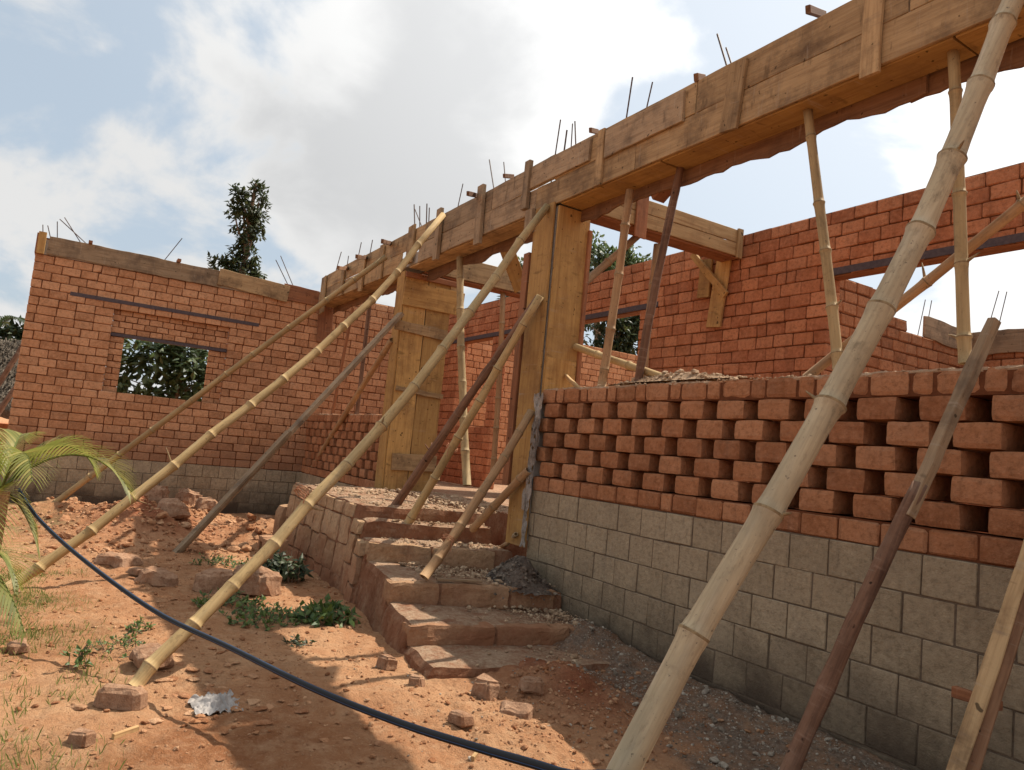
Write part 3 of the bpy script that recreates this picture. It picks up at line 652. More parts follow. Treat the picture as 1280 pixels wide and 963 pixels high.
# cleats, spreaders, rods
def cleat(a, b, w, m, y=-.042, th=.03): return board('cleat', (a[0], y, a[2]), (b[0], y, b[2]), w, th, M[m], fb, up=(1, 0, 0), rough=.006)
cleat((-2.665, -0.04, 3.069), (-2.669, -0.04, 2.54), .13, 'wood')
cleat((-3.752, -0.04, 3.099), (-3.808, -0.04, 2.572), .17, 'wood')
cleat((-5.392, -0.04, 3.136), (-5.402, -0.04, 2.583), .10, 'wood')
cleat((-6.657, -0.06, 3.201), (-6.66, -0.06, 2.661), .10, 'wood_grey', -.06, .05)
cleat((-7.721, -0.06, 3.221), (-7.689, -0.06, 2.486), .14, 'wood_grey', -.06, .05)
cleat((-8.871, -0.06, 3.202), (-8.85, -0.06, 2.502), .13, 'wood_grey', -.06, .05)
cleat((-9.821, -0.05, 3.184), (-9.813, -0.05, 2.621), .22, 'wood', -.05, .03)
cleat((-10.973, -0.05, 3.14), (-10.97, -0.05, 2.567), .16, 'wood', -.05)
cleat((-11.798, -0.05, 3.098), (-11.837, -0.05, 2.511), .16, 'wood', -.05)
cleat((-12.876, -0.05, 3.091), (-12.866, -0.05, 2.572), .15, 'wood', -.05)
cleat((-14.03, -0.05, 3.1), (-13.947, -0.05, 2.377), .25, 'wood', -.05)
for a, b, th in (((-3.114, -0.1, 3.178), (-3.252, 0.25, 3.344), .035), ((-4.191, -0.05, 3.155), (-4.255, 0.1, 3.222), .04), ((-5.57, -0.06, 3.183), (-5.672, 0.1, 3.253), .03), ((-7.166, -0.08, 3.178), (-7.26, 0.1, 3.247), .03), ((-7.6, -0.3, 3.023), (-7.97, 0.05, 3.176), .035), ((-10.05, -0.4, 2.92), (-10.854, 0.05, 3.153), .04), ((-10.83, -0.5, 2.816), (-11.92, 0.05, 3.116), .04), ((-11.711, -0.5, 2.792), (-12.909, 0.05, 3.104), .04)):
    board('spreader', a, b, th * 1.6, th, M['wood_dark'], fb)
def rod(parent, A, B, r=.006, bend=.0):
    mb = MB(); A = Vector(A); B = Vector(B); A = A - (B - A).normalized() * .28; n = 5
    tube(mb, [A + (B - A) * (i / n) + Vector((bend * math.sin(i / n * 3), 0, 0)) for i in range(n + 1)], r, 6)
    return mb.build('rebar', M['rebar'], parent, origin=parent.location)
RODS = [((-6.485, 0.15, 3.202), (-6.436, 0.15, 3.665), 0.008), ((-6.316, 0.15, 3.178), (-6.292, 0.15, 3.498), 0.01), ((-6.181, 0.15, 3.241), (-6.197, 0.15, 3.536), 0.007), ((-6.1, 0.15, 3.267), (-6.156, 0.15, 3.548), 0.008), ((-5.296, 0.15, 3.259), (-5.253, 0.15, 3.664), 0.008), ((-4.993, 0.15, 3.342), (-4.957, 0.15, 3.496), 0.007), ((-4.035, 0.15, 3.211), (-4.189, 0.15, 3.601), 0.008), ((-3.985, 0.15, 3.204), (-4.08, 0.15, 3.434), 0.007), ((-7.829, 0.15, 3.31), (-8.006, 0.15, 3.695), 0.008), ((-7.534, 0.15, 3.289), (-7.62, 0.15, 3.546), 0.007), ((-8.791, 0.15, 3.238), (-8.701, 0.15, 3.572), 0.007), ((-10.19, 0.15, 3.204), (-10.351, 0.15, 3.695), 0.01), ((-10.017, 0.15, 3.216), (-10.121, 0.15, 3.613), 0.009), ((-9.77, 0.15, 3.138), (-9.855, 0.15, 3.583), 0.01), ((-9.823, 0.15, 3.125), (-10.297, 0.15, 3.606), 0.008), ((-9.695, 0.15, 3.17), (-9.749, 0.15, 3.496), 0.009), ((-13.985, 0.15, 3.311), (-13.804, 0.15, 3.614), 0.008), ((-13.336, 0.15, 3.23), (-13.321, 0.15, 3.443), 0.008), ((-12.745, 0.15, 3.306), (-12.666, 0.15, 3.573), 0.008), ((-12.123, 0.15, 3.276), (-12.076, 0.15, 3.495), 0.008)]
for a, b, r in RODS: rod(fb, a, b, r)

# pillar formworks
pa = thing('pillar_formwork', (-6.28, .2, -.85), 'tall yellow board pillar formwork at the head of the stairs', 'formwork')
board('front_board', (-6.26, -.03, -.86), (-6.29, -.03, 2.62), .36, .026, M['wood_yellow'], pa, up=(1, 0, 0), rough=.004)
board('side_board', (-6.085, .2, .62), (-6.085, .2, 2.58), .40, .026, M['wood_yellow'], pa, up=(0, 1, 0), rough=.004)
board('side_board', (-6.485, .2, -.6), (-6.485, .2, 2.58), .40, .026, M['wood'], pa, up=(0, 1, 0))
board('back_board', (-6.28, .41, -.6), (-6.28, .41, 2.58), .36, .026, M['wood_red'], pa, up=(1, 0, 0))
board('edge_batten', (-6.55, -.02, -.3), (-6.55, -.02, 2.15), .11, .06, M['wood_red'], pa, up=(1, 0, 0))
board('corner_batten', (-6.06, .40, .69), (-6.06, .40, 2.4), .05, .04, M['wood_red'], pa, up=(1, 0, 0))
board('patch_board', (-6.065, .19, .66), (-6.065, .19, 1.02), .36, .02, M['wood_yellow'], pa, up=(0, 1, 0))
board('head_block', (-6.52, -.06, 2.36), (-6.52, -.06, 2.62), .14, .06, M['wood_grey'], pa, up=(1, 0, 0))
mb = MB(); box(mb, (-6.46, 0, -.8), (-6.11, .38, 2.58)); mb.build('core', M['concrete'], pa, origin=pa.location)
# torn sacking hanging down the joint between pillar and wall
mb = MB(); rows = []; n = 40
for i in range(n + 1):
    z = .64 - i / n * 1.5; r = []; w = .12 * (1 + .5 * noise.noise(Vector((z * 3, 0, 0)))) * (1.5 if i < 5 else 1) * (.45 if i > 30 else 1); xo = -6.055 + .012 * math.sin(z * 5) - .055 * i / n
    for k in range(11):
        a = k / 10; q = Vector((xo + (a - .5) * w, -.045 - .02 * math.sin(a * 3.1), z)); r.append(len(mb.v)); mb.v.append(q + nz((q.x * 55, q.y * 30, q.z * 7), 1, .034))
    rows.append(r)
for a, b in zip(rows, rows[1:]):
    for k in range(10):
        if rnd.random() > .07: mb.face([a[k], a[k + 1], b[k + 1], b[k]])
o = mb.build('sack_strip', M['sack'], origin=(-6.06, -.04, -.1)); tag(o, 'torn grey sacking stuffed down the joint beside the near pillar formwork', 'sacking')
pb = thing('pillar_formwork', (-10.1, .37, -.65), 'wide pillar formwork of split boards beyond the landing', 'formwork')
board('front_board', (-10.11, -.012, -.66), (-10.11, -.012, 2.55), .27, .026, M['wood_yellow'], pb, up=(1, 0, 0))
for y0, y1 in ((.0, .36), (.365, .76)):
    board('side_board', (-9.97, (y0 + y1) / 2, -.64), (-9.97, (y0 + y1) / 2, 2.52), y1 - y0 - .006, .028, M['wood_yellow'], pb, up=(0, 1, 0), rough=.006)
board('side_board', (-10.24, .37, -.64), (-10.24, .37, 2.5), .72, .026, M['wood'], pb, up=(0, 1, 0))
board('cross_batten', (-9.94, -.03, 2.22), (-9.94, .95, 2.22), .36, .026, M['wood_yellow'], pb, rough=.01)
board('cross_batten', (-9.94, -.1, 1.73), (-9.94, .74, 1.70), .15, .03, M['wood'], pb, rough=.012)
board('cross_batten', (-9.94, .08, -.24), (-9.94, .78, -.22), .24, .026, M['wood'], pb, rough=.012)
board('cross_batten', (-9.94, .02, .82), (-9.94, .78, .78), .07, .03, M['wood'], pb, rough=.02)
board('cap_rail', (-9.93, -.02, 2.50), (-9.93, .85, 2.50), .08, .04, M['wood_red'], pb)
board('end_block', (-9.945, .80, 2.50), (-9.945, .80, 2.3), .16, .03, M['wood_pale'], pb, up=(0, 1, 0))
mb = MB(); box(mb, (-10.22, .01, -.6), (-9.99, .74, 2.5)); mb.build('core', M['concrete'], pb, origin=pb.location)

# cross beams to the rear wall
cb = thing('cross_beam_formwork', (-6.2, 1.5, 2.64), 'pale cross beam formwork from the near pillar to the rear wall', 'formwork')
board('side_board', (-6.1, .32, 2.865), (-6.1, 2.66, 2.885), .155, .026, M['wood_pale'], cb, rough=.004)
board('side_board', (-6.1, .32, 2.705), (-6.1, 2.60, 2.72), .155, .026, M['wood_pale'], cb, rough=.004)
board('soffit_board', (-6.24, .32, 2.62), (-6.24, 2.66, 2.635), .25, .026, M['wood_red'], cb, up=(1, 0, 0))
board('side_board', (-6.38, .32, 2.79), (-6.38, 2.66, 2.8), .32, .026, M['wood'], cb)
board('end_cleat', (-6.07, 2.63, 2.62), (-6.07, 2.63, 2.965), .09, .03, M['wood_pale'], cb, up=(0, 1, 0))
board('drop_board', (-6.065, 1.075, 2.5), (-6.065, 1.079, 2.98), .16, .026, M['wood_red'], cb, up=(0, 1, 0))
mb = MB(); box(mb, (-6.366, .3, 2.65), (-6.116, 2.68, 2.8)); mb.build('beam_core', M['concrete'], cb, origin=cb.location)
wbk = thing('wall_bracket', (-6.35, 2.66, 1.9), 'yellow wooden bracket boards with diagonal brace under the pale cross beam', 'bracket')
board('post_board', (-6.334, 2.67, 2.685), (-6.438, 2.67, 1.811), .23, .03, M['wood_yellow'], wbk, up=(1, 0, 0))
board('short_board', (-6.618, 2.66, 2.704), (-6.64, 2.66, 2.22), .20, .03, M['wood_yellow'], wbk, up=(1, 0, 0))
board('diagonal_brace', (-6.767, 2.55, 2.78), (-6.228, 2.63, 2.178), .09, .04, M['wood_yellow'], wbk, up=(1, 0, 0))
cb2 = thing('cross_beam_formwork', (-10.1, 1.5, 2.6), 'brown cross beam formwork behind the split board pillar', 'formwork')
board('side_board', (-9.98, .30, 2.78), (-9.98, 2.66, 2.78), .33, .026, M['wood'], cb2, rough=.005)
board('soffit_board', (-10.12, .30, 2.60), (-10.12, 2.66, 2.60), .25, .026, M['wood_red'], cb2, up=(1, 0, 0))
board('side_board', (-10.26, .30, 2.78), (-10.26, 2.66, 2.78), .33, .026, M['wood'], cb2)
mb = MB(); box(mb, (-10.246, .28, 2.62), (-9.996, 2.68, 2.85)); mb.build('beam_core', M['concrete'], cb2, origin=cb2.location)
o = board('brace_board', (-8.1, 0.525, 2.761), (-8.35, 1.011, 2.241), .2, .03, M['wood_yellow'], up=(0, 1, 0)); tag(o, 'sunlit yellow diagonal board braced against the beam between the pillars', 'brace board')
o = board('hanging_block', (-4.718, 0.36, 2.641), (-5.006, 0.36, 2.458), .14, .05, M['wood_red'], up=(1, 0, 1)); tag(o, 'dark red block hanging under the front beam near the dark prop', 'wood block')
# ring beam boards on the wing wall
rb = thing('ring_beam_formwork', (-14.4, -2.4, 2.6), 'formwork boards crowning the side wall with the window', 'formwork')
board('side_board', (-14.383, -4.6, 2.755), (-14.383, -1.85, 2.74), .31, .026, M['wood_grey'], rb, rough=.014)
board('side_board', (-14.355, -1.9, 2.78), (-14.355, -.62, 2.70), .31, .026, M['wood'], rb, rough=.014)
board('side_board', (-14.383, -.7, 2.75), (-14.383, -.02, 2.73), .30, .026, M['wood_red'], rb, rough=.01)
board('end_post', (-14.36, -4.69, 2.58), (-14.36, -4.69, 2.945), .11, .06, M['wood_yellow'], rb, up=(0, 1, 0))
board('end_board', (-14.4, -4.755, 2.76), (-14.8, -4.755, 2.76), .34, .03, M['wood_red'], rb)
mb = MB(); box(mb, (-14.56, -4.73, 2.59), (-14.4, 0, 2.84)); mb.build('beam_core', M['concrete'], rb, origin=rb.location)
for a, b in [((-14.48, -2.819, 2.927), (-14.48, -2.595, 3.367)), ((-14.48, -0.603, 2.879), (-14.48, -0.908, 3.341)), ((-14.48, -0.531, 2.926), (-14.48, -0.827, 3.439)), ((-14.48, -4.157, 2.991), (-14.48, -4.496, 3.243)), ((-14.48, -4.205, 2.994), (-14.48, -4.432, 3.288)), ((-14.48, -4.496, 2.979), (-14.48, -4.525, 3.194)), ((-14.48, -4.611, 2.979), (-14.48, -4.649, 3.094)), ((-14.48, -4.703, 2.984), (-14.48, -4.718, 3.09))]: rod(rb, a, b, .008)
board('spreader', (-14.5, -4.001, 2.93), (-14.3, -4.001, 2.93), .05, .06, M['wood_red'], rb)
board('spreader', (-14.5, -2.605, 2.92), (-14.3, -2.605, 2.92), .05, .06, M['wood_red'], rb)
wb = board('wall_plank', (-14.36, 0.149, 2.576), (-14.36, 0.184, 1.887), .30, .03, M['wood_red'], up=(0, 1, 0)); tag(wb, 'red brown plank upright on the side wall under the beam end', 'plank')
# room end wall formwork
eb = thing('ring_beam_formwork', (-3, 6.6, 2.0), 'sagging formwork board along the far end wall seen through the wide gap', 'formwork')
board('side_board', (-5.39, 6.60, 2.16), (-3.2, 6.60, 2.16), .32, .026, M['wood_grey'], eb, rough=.03, warp=.03)
board('side_board', (-3.19, 6.60, 2.22), (1.9, 6.60, 2.24), .34, .026, M['wood_grey'], eb, rough=.02)
board('return_board', (-5.383, 5.4, 2.2), (-5.383, 6.58, 2.16), .30, .026, M['wood_grey'], eb, rough=.02)
for a, b in [((-6.193, 6.7, 2.512), (-6.125, 6.7, 2.907)), ((-6.085, 6.7, 2.501), (-6.03, 6.7, 2.882)), ((-5.212, 6.7, 2.479), (-5.112, 6.7, 2.894)), ((-5.089, 6.7, 2.466), (-5.011, 6.7, 2.868))]: rod(eb, a, b, .006)

# ------------------------------------------------------------------ raking poles in front
BM = [M['bamboo'], M['node']]; BG = [M['bamboo_grey'], M['node']]; BB = [M['bamboo_brown'], M['node']]; BK = [M['bark'], M['bark']]; BP = [M['bamboo_prop'], M['node']]
RK = 'raking bamboo poles propping the front beam'
pole('bamboo_pole', (-2.179, -2.37, -1.62), (-1.803, -0.064, 2.732), .058, .053, BG, 'thick pale bamboo pole in the foreground crossing the openwork wall', group=RK, sides=24, stubs=((.45, .3, .1), (.7, 2.6, .06), (.33, 3.5, .05)), seed=3,
     through=[(-2.179, -2.37, -1.62), (-2.085, -1.827, -0.609), (-2.01, -1.536, -0.123), (-1.949, -1.267, 0.347), (-1.899, -1.019, 0.796), (-1.863, -0.808, 1.191), (-1.843, -0.611, 1.588), (-1.831, -0.406, 2.02), (-1.823, -0.229, 2.404), (-1.803, -0.064, 2.732)])
pole('bamboo_pole', (-4.807, -3.45, -1.53), (-6.221, -0.059, 2.58), .043, .040, BM, 'long bamboo pole rising from the loose brick to the near pillar top', group=RK, sides=18, stubs=((.42, 2.2, .07), (.3, 4.2, .09)), seed=11,
     through=[(-4.807, -3.45, -1.53), (-4.846, -3.377, -1.42), (-4.917, -3.153, -1.205), (-4.989, -2.941, -0.989), (-5.073, -2.69, -0.734), (-5.163, -2.475, -0.471), (-5.261, -2.187, -0.176), (-5.366, -1.914, 0.134), (-5.485, -1.627, 0.48), (-5.611, -1.354, 0.841), (-5.748, -1.064, 1.228), (-5.89, -0.755, 1.637), (-6.051, -0.44, 2.089), (-6.221, -0.059, 2.58)])
pole('bamboo_pole', (-7.604, -4.223, -1.52), (-8.628, -0.12, 3.05), .047, .043, BM, 'long bent bamboo pole running from the palm up to the beam top', group=RK, sides=18, stubs=((.3, 1.2, .16), (.2, 4.4, .1)), seed=21,
     through=[(-7.604, -4.223, -1.52), (-7.644, -4.005, -1.346), (-7.717, -3.649, -1.028), (-7.785, -3.351, -0.723), (-7.857, -3.024, -0.402), (-7.932, -2.715, -0.069), (-8.009, -2.35, 0.276), (-8.079, -2.031, 0.594), (-8.162, -1.682, 0.962), (-8.239, -1.391, 1.304), (-8.326, -1.053, 1.693), (-8.419, -0.744, 2.108), (-8.517, -0.472, 2.546), (-8.628, -0.12, 3.05)])
pole('bamboo_pole', (-13.068, -4.13, -1.55), (-10.521, -0.14, 2.84), .047, .041, BP, 'brown bamboo pole across the side window, farthest of the raking poles', group=RK, node=.6, bend=.03, sides=14, seed=31)
pk = thing('raking_plank', (-9.635, -2.66, -1.53), 'doubled grey plank propped from the rubble to the split board pillar', 'plank')
board('long_plank', (-9.643, -2.657, -1.55), (-9.851, -0.06, 1.891), .15, .05, M['wood_grey'], pk, up=(1, .3, .2))
_a = Vector((-9.643, -2.657, -1.55)); _b = Vector((-9.851, -0.06, 1.891)); _o = Vector((.06, -.05, -.02))
board('short_plank', _a + _o, _a + (_b - _a) * .47 + _o, .15, .04, M['wood_grey'], pk, up=(1, .3, .2))
pole('bamboo_pole', (-14.031, 0.13, -0.66), (-10.16, -0.04, 1.534), .050, .045, BB, 'short brown bamboo leaning from the landing edge to the split board pillar', group='short poles leaning over the landing and steps', node=.5, bend=.02, seed=41)
SG = 'short poles leaning over the landing and steps'
pole('branch_pole', (-7.546, -0.854, -0.74), (-6.173, -0.08, 1.618), .05, .04, BK, 'dark knotty branch leaning from the upper steps to the near pillar', 'branch pole', SG, bark=True, bend=.04, seed=51, stubs=((.3, 1, .1), (.34, 2.5, .09), (.5, 4, .08)))
pole('bamboo_pole', (-7.134, -0.89, -0.94), (-6.036, -0.15, 1.601), .046, .04, BM, 'slim bamboo lying against the dark knotty branch', group=SG, node=.45, bend=.03, seed=61)
pole('bamboo_pole', (-5.772, -1.225, -1.09), (-6.123, -0.08, 0.455), .045, .04, BB, 'bamboo leaning from the middle step to the middle of the near pillar', group=SG, node=.4, bend=.02, seed=71)
pole('bamboo_pole', (-7.132, -0.265, -1.06), (-6.083, -0.07, -0.119), .045, .04, BB, 'shortest bamboo strut tied low between the step and the near pillar', group=SG, node=.4, bend=.01, seed=81)
def tie(name, p, axis, r, label):
    mb = MB(); axis = Vector(axis).normalized(); a = axis.cross(Vector((0, 0, 1))).normalized(); b = axis.cross(a); P = []
    for k in range(46): t = k / 45 * 6.283 * 3; P.append(Vector(p) + (a * math.cos(t) + b * math.sin(t)) * r * (1 + .08 * math.sin(k * 2.3)) + axis * (k / 45 - .5) * .05)
    P += [P[-1] + Vector((.02, -.03, -.04)), P[-1] + Vector((.03, -.04, -.11))]
    tube(mb, P, .004, 5); o = mb.build(name, M['rope'], origin=p); tag(o, label, 'rope tie', 'rope ties on the poles')
tie('rope_tie', (-5.842, -0.996, -0.781), (-0.351, 1.145, 1.545), .056, 'rope lashing the two low bamboo struts together over the steps')
tie('rope_tie', (-5.199, -2.509, -0.39), (-1.401, 3.36, 4.073), .050, 'frayed rope wound round the lower part of the long bamboo pole')
tie('rope_tie', (-6.717, -0.609, 0.026), (1.098, 0.74, 2.541), .058, 'rope binding the slim bamboo to the dark knotty branch')
o = pole('stick', (-7.202, 0.276, -1.08), (-6.191, -0.08, -0.754), .025, .022, BG, 'stubby grey stick at the foot of the near pillar formwork', 'stick', node=.3)
# timbers at the right edge
rp = thing('raking_timber', (-2.308, -1.075, -1.6), 'dark barked timber leaning on the openwork wall with a squared grey top', 'timber')
_a = Vector((-2.314, -1.081, -1.6)); _b = Vector((-1.891, -0.08, 0.906))
pole('round_butt', _a, _a + (_b - _a) * .66, .045, .036, BK, parent=rp, bark=True, bend=.025, seed=91, sides=16)
board('squared_top', _a + (_b - _a) * .6, _b, .062, .055, M['wood_grey'], rp, up=(1, 0, .4), rough=.012, taper=.75)
rq = thing('raking_timber', (-1.672, -1.036, -1.58), 'sawn brown plank with a nailed cross cleat at the right edge of the wall', 'timber')
_a = Vector((-1.673, -1.019, -1.58)); _b = Vector((-1.686, -0.049, -0.08))
board('plank', _a, _b, .062, .03, M['wood'], rq, up=(1, .5, 0))
board('plank', _a + Vector((.04, .05, 0)), _b + Vector((.025, .03, 0)), .06, .03, M['wood_dark'], rq, up=(1, .5, 0))
board('cross_cleat', (-1.823, -0.467, -0.85), (-1.618, -0.483, -0.85), .05, .04, M['wood_red'], rq, rough=.012)

# ------------------------------------------------------------------ upright props and loose sticks in the veranda
VG = 'upright props under the front beam'
pole('bamboo_prop', (-2.874, 0.09, 0.736), (-3.246, 0.13, 2.592), .035, .032, BP, 'slightly bent bamboo prop on the openwork wall left of the thick foreground pole', 'prop', VG, node=.42, bend=.05, seed=101, stubs=((.25, 0, .05), (.6, 2, .04)))
pole('bamboo_prop', (-2.11, 0.09, 0.728), (-2.268, 0.14, 2.618), .034, .032, BP, 'bamboo prop on the openwork wall behind the thick foreground pole', 'prop', VG, node=.40, bend=.02, seed=111, stubs=((.4, 0, .08), (.05, 3, .07)))
pole('bamboo_prop', (-5.291, 0.12, 0.703), (-5.162, 0.16, 2.536), .041, .038, BB, 'brown bamboo prop on the wall just right of the near pillar', 'prop', VG, node=.45, bend=.02, seed=121)
pole('branch_prop', (-4.799, 0.12, 0.702), (-4.574, 0.22, 2.629), .037, .034, BK, 'dark barked branch prop right of the brown bamboo prop', 'prop', VG, bark=True, bend=.03, seed=131)
pole('bamboo_prop', (-7.821, 0.2, -0.396), (-8.563, 0.15, 2.529), .052, .046, BP, 'bamboo prop standing on the landing between the two pillars', 'prop', VG, node=.5, bend=.02, seed=141)
pole('branch_prop', (-10.1, 1.855, -0.271), (-10.1, 1.721, 2.616), .045, .045, BB, 'thin brown prop under the brown cross beam', 'prop', VG, node=.6, seed=151)
pole('branch_prop', (-6.2, 1.395, 0.889), (-6.22, 1.469, 2.541), .045, .040, BB, 'reddish bamboo prop under the pale cross beam', 'prop', VG, node=.6, seed=161)
o = board('plank_prop', (-13.084, 0.12, 0.416), (-12.693, 0.14, 2.366), .06, .045, M['wood_red'], up=(1, 0, 0)); tag(o, 'thin red plank prop on the porch wall, left one of two', 'prop', VG)
o = board('plank_prop', (-11.762, 0.12, 0.42), (-11.814, 0.14, 2.394), .07, .05, M['bark'], up=(1, 0, 0)); tag(o, 'dark thin plank prop on the porch wall, right one of two', 'prop', VG)
pole('bamboo_brace', (-6.3, 0.531, 1.895), (-6.3, 1.267, 2.631), .045, .04, BB, 'short brown brace from the near pillar up to the pale cross beam', 'brace', node=.5, seed=171)
pole('bamboo_rail', (-6.05, 0.34, 1.167), (-4.388, 0.14, 0.73), .036, .034, BM, 'pale bamboo lying from the near pillar down onto the wall top', 'bamboo pole', node=.5, seed=181)
o = board('short_stick', (-6.05, 0.253, 0.858), (-5.509, 0.05, 0.671), .035, .03, M['wood_pale']); tag(o, 'short pale stick poking out beside the near pillar at wall top', 'stick')
pole('bamboo_brace', (-3.134, 0.13, 0.697), (-0.836, 0.381, 2.46), .033, .031, BB, 'reddish diagonal bamboo brace with twig stubs running behind the thick foreground pole', 'brace', node=.5, bend=.01, seed=191, stubs=((.3, 1.6, .10), (.22, 4.4, .12), (.42, 2.2, .06)))

# ------------------------------------------------------------------ loose things on the ground
def ico():
    t = (1 + 5 ** .5) / 2; v = [Vector(q).normalized() for q in ((-1, t, 0), (1, t, 0), (-1, -t, 0), (1, -t, 0), (0, -1, t), (0, 1, t), (0, -1, -t), (0, 1, -t), (t, 0, -1), (t, 0, 1), (-t, 0, -1), (-t, 0, 1))]
    f = [(0, 11, 5), (0, 5, 1), (0, 1, 7), (0, 7, 10), (0, 10, 11), (1, 5, 9), (5, 11, 4), (11, 10, 2), (10, 7, 6), (7, 1, 8), (3, 9, 4), (3, 4, 2), (3, 2, 6), (3, 6, 8), (3, 8, 9), (4, 9, 5), (2, 4, 11), (6, 2, 10), (8, 6, 7), (9, 8, 1)]
    def sub(v, f):
        v = list(v); c = {}; g = []
        def mid(a, b):
            k = (min(a, b), max(a, b))
            if k not in c: c[k] = len(v); v.append(((v[a] + v[b]) / 2).normalized())
            return c[k]
        for a, b, d in f: x, y, z = mid(a, b), mid(b, d), mid(d, a); g += [(a, x, z), (b, y, x), (d, z, y), (x, y, z)]
        return v, g
    return (v, f), sub(v, f)
ICO0, ICO1 = ico()
def pebble(mb, p, r, m=0, big=.013):
    V_, F_ = ICO1 if r > big else ICO0; s = len(mb.v); sd = rnd.uniform(0, 99); p = Vector(p)
    e = Euler((rnd.uniform(-.5, .5), rnd.uniform(-.5, .5), rnd.uniform(0, 6))).to_matrix(); a, b, c = rnd.uniform(.8, 1.35), rnd.uniform(.65, 1.05), rnd.uniform(.45, .8)
    for q in V_:
        k = 1 + .42 * noise.noise(q * 1.3 + Vector((sd, sd, 0))) + .22 * noise.noise(q * 3.1 + Vector((0, sd, sd)))
        mb.v.append(p + e @ Vector((q.x * a * k, q.y * b * k, q.z * c * k)) * r)
    for f in F_: mb.face([s + i for i in f], m)
def stone(p, L, D, H, rot, mat, label, cat='stone', group=None, name='stone', amp=.045, n=(9, 7, 6)):
    mb = MB(); c, s = math.cos(rot), math.sin(rot); z = gh(p[0], p[1]) if len(p) < 3 else p[2]
    def P(a, b, d): x, y = a * L, b * D; return Vector((x * c - y * s, x * s + y * c, d * H))
    k = rnd.uniform(.7, .95)
    rough_hex(mb, [P(-.5, -.5, -.15), P(.5, -.5, -.15), P(.5, .5, -.15), P(-.5, .5, -.15), P(-.5 * k, -.5 * k, .85), P(.5 * k, -.5, .95), P(.5, .5 * k, .8), P(-.5, .5 * k, .9)], n, amp * min(1, max(L, D) / .3), 4.5, min(H, D) * .16, rnd.uniform(0, 99))
    o = mb.build(name, mat, X=Matrix.Translation((p[0], p[1], z))); return tag(o, label, cat, group)
G = lambda p: (p[0], p[1])
stone((-4.507, -3.541, -1.53)[:2], .26, .12, .12, 1.0, M['rubble'], 'chipped orange brick at the foot of the long bamboo pole', 'brick', name='loose_brick', amp=.012, n=(8, 5, 5))
RB = 'lumps of broken block around the yard'
for (x, y), (L, D, H), r, lab in (
    ((-7.897, -3.037), (.40, .28, .13), .5, 'flat pale broken block in the sunny yard centre'),
    ((-7.608, -2.566), (.36, .28, .20), .9, 'squat brown lump of block left of the weeds'),
    ((-7.475, -2.205), (.52, .34, .26), .7, 'large sloping reddish lump of block behind the weeds'),
    ((-8.141, -3.122), (.4, .2, .06), .4, 'thin slab lying beside the flat pale broken block'),
    ((-8.875, -3.314), (.46, .3, .12), .8, 'tan slab sunk in the earth mound'),
    ((-11.395, -2.528), (.5, .4, .22), .2, 'reddish block lump at the right foot of the earth mound'),
    ((-13.346, -2.064), (.5, .34, .36), .4, 'upper grey lump stacked against the side wall base'),
    ((-12.657, -1.881), (.46, .3, .2), .1, 'lower grey lump leaning by the side wall base'),
    ((-12.833, -2.633), (.42, .3, .4), 1.2, 'pale clod on the crest of the earth mound'),
    ((-12.327, -0.967), (.3, .22, .2), .3, 'small lump beside the broken end of the landing'),
    ((-4.13, -1.501), (.16, .13, .14), .3, 'orange stone below the lowest step'),
    ((-3.974, -1.256), (.17, .12, .09), 1.2, 'rounded pale stone right of the orange stone'),
    ((-4.806, -1.903), (.13, .1, .1), .2, 'grey stone in the shade at the stair flank'),
    ((-3.719, -1.528), (.22, .14, .08), .8, 'flat dark stone in front of the rounded pale stone'),
    ((-4.381, -1.871), (.10, .08, .07), .8, 'small pale stone by the lowest step corner'),
    ((-4.034, -3.735), (.10, .08, .07), .8, 'small pale stone in the grass near the bottom left corner'),
    ((-5.73, -4.057), (.17, .12, .07), .3, 'brown brick shard by the left edge'),
    ((-5.171, -3.333), (.3, .2, .09), .3, 'buried orange block behind the pole foot'),
    ((-3.698, -1.905), (.13, .09, .06), .3, 'brown stone near the blue striped pipe')):
    stone((x, y), L, D, H, r, M['rubble'], lab, 'rubble', RB)
    
def hollow_block():
    p = (-8.91, -1.715, -1.53); b = thing('hollow_block', (p[0], p[1], -1.53), 'hollow adobe block standing on end near the landing', 'block')
    mb = MB(); c = Vector((p[0], p[1], gh(p[0], p[1]) - .02)); L, D, H = .42, .26, .34
    for (x0, x1, z0, z1) in ((-L / 2, -L / 2 + .07, 0, H), (L / 2 - .22, L / 2, 0, H), (-L / 2 + .07, L / 2 - .22, H - .06, H), (-L / 2 + .07, L / 2 - .22, 0, .05)):
        rough_hex(mb, [c + Vector(q) for q in ((x0, -D / 2, z0), (x1, -D / 2, z0), (x1, D / 2, z0), (x0, D / 2, z0), (x0, -D / 2, z1), (x1, -D / 2, z1), (x1, D / 2, z1), (x0, D / 2, z1))], (3, 4, 4), .008, 6, .008, x0)
    mb.build('shell', M['adobe'], b, origin=b.location)
hollow_block()
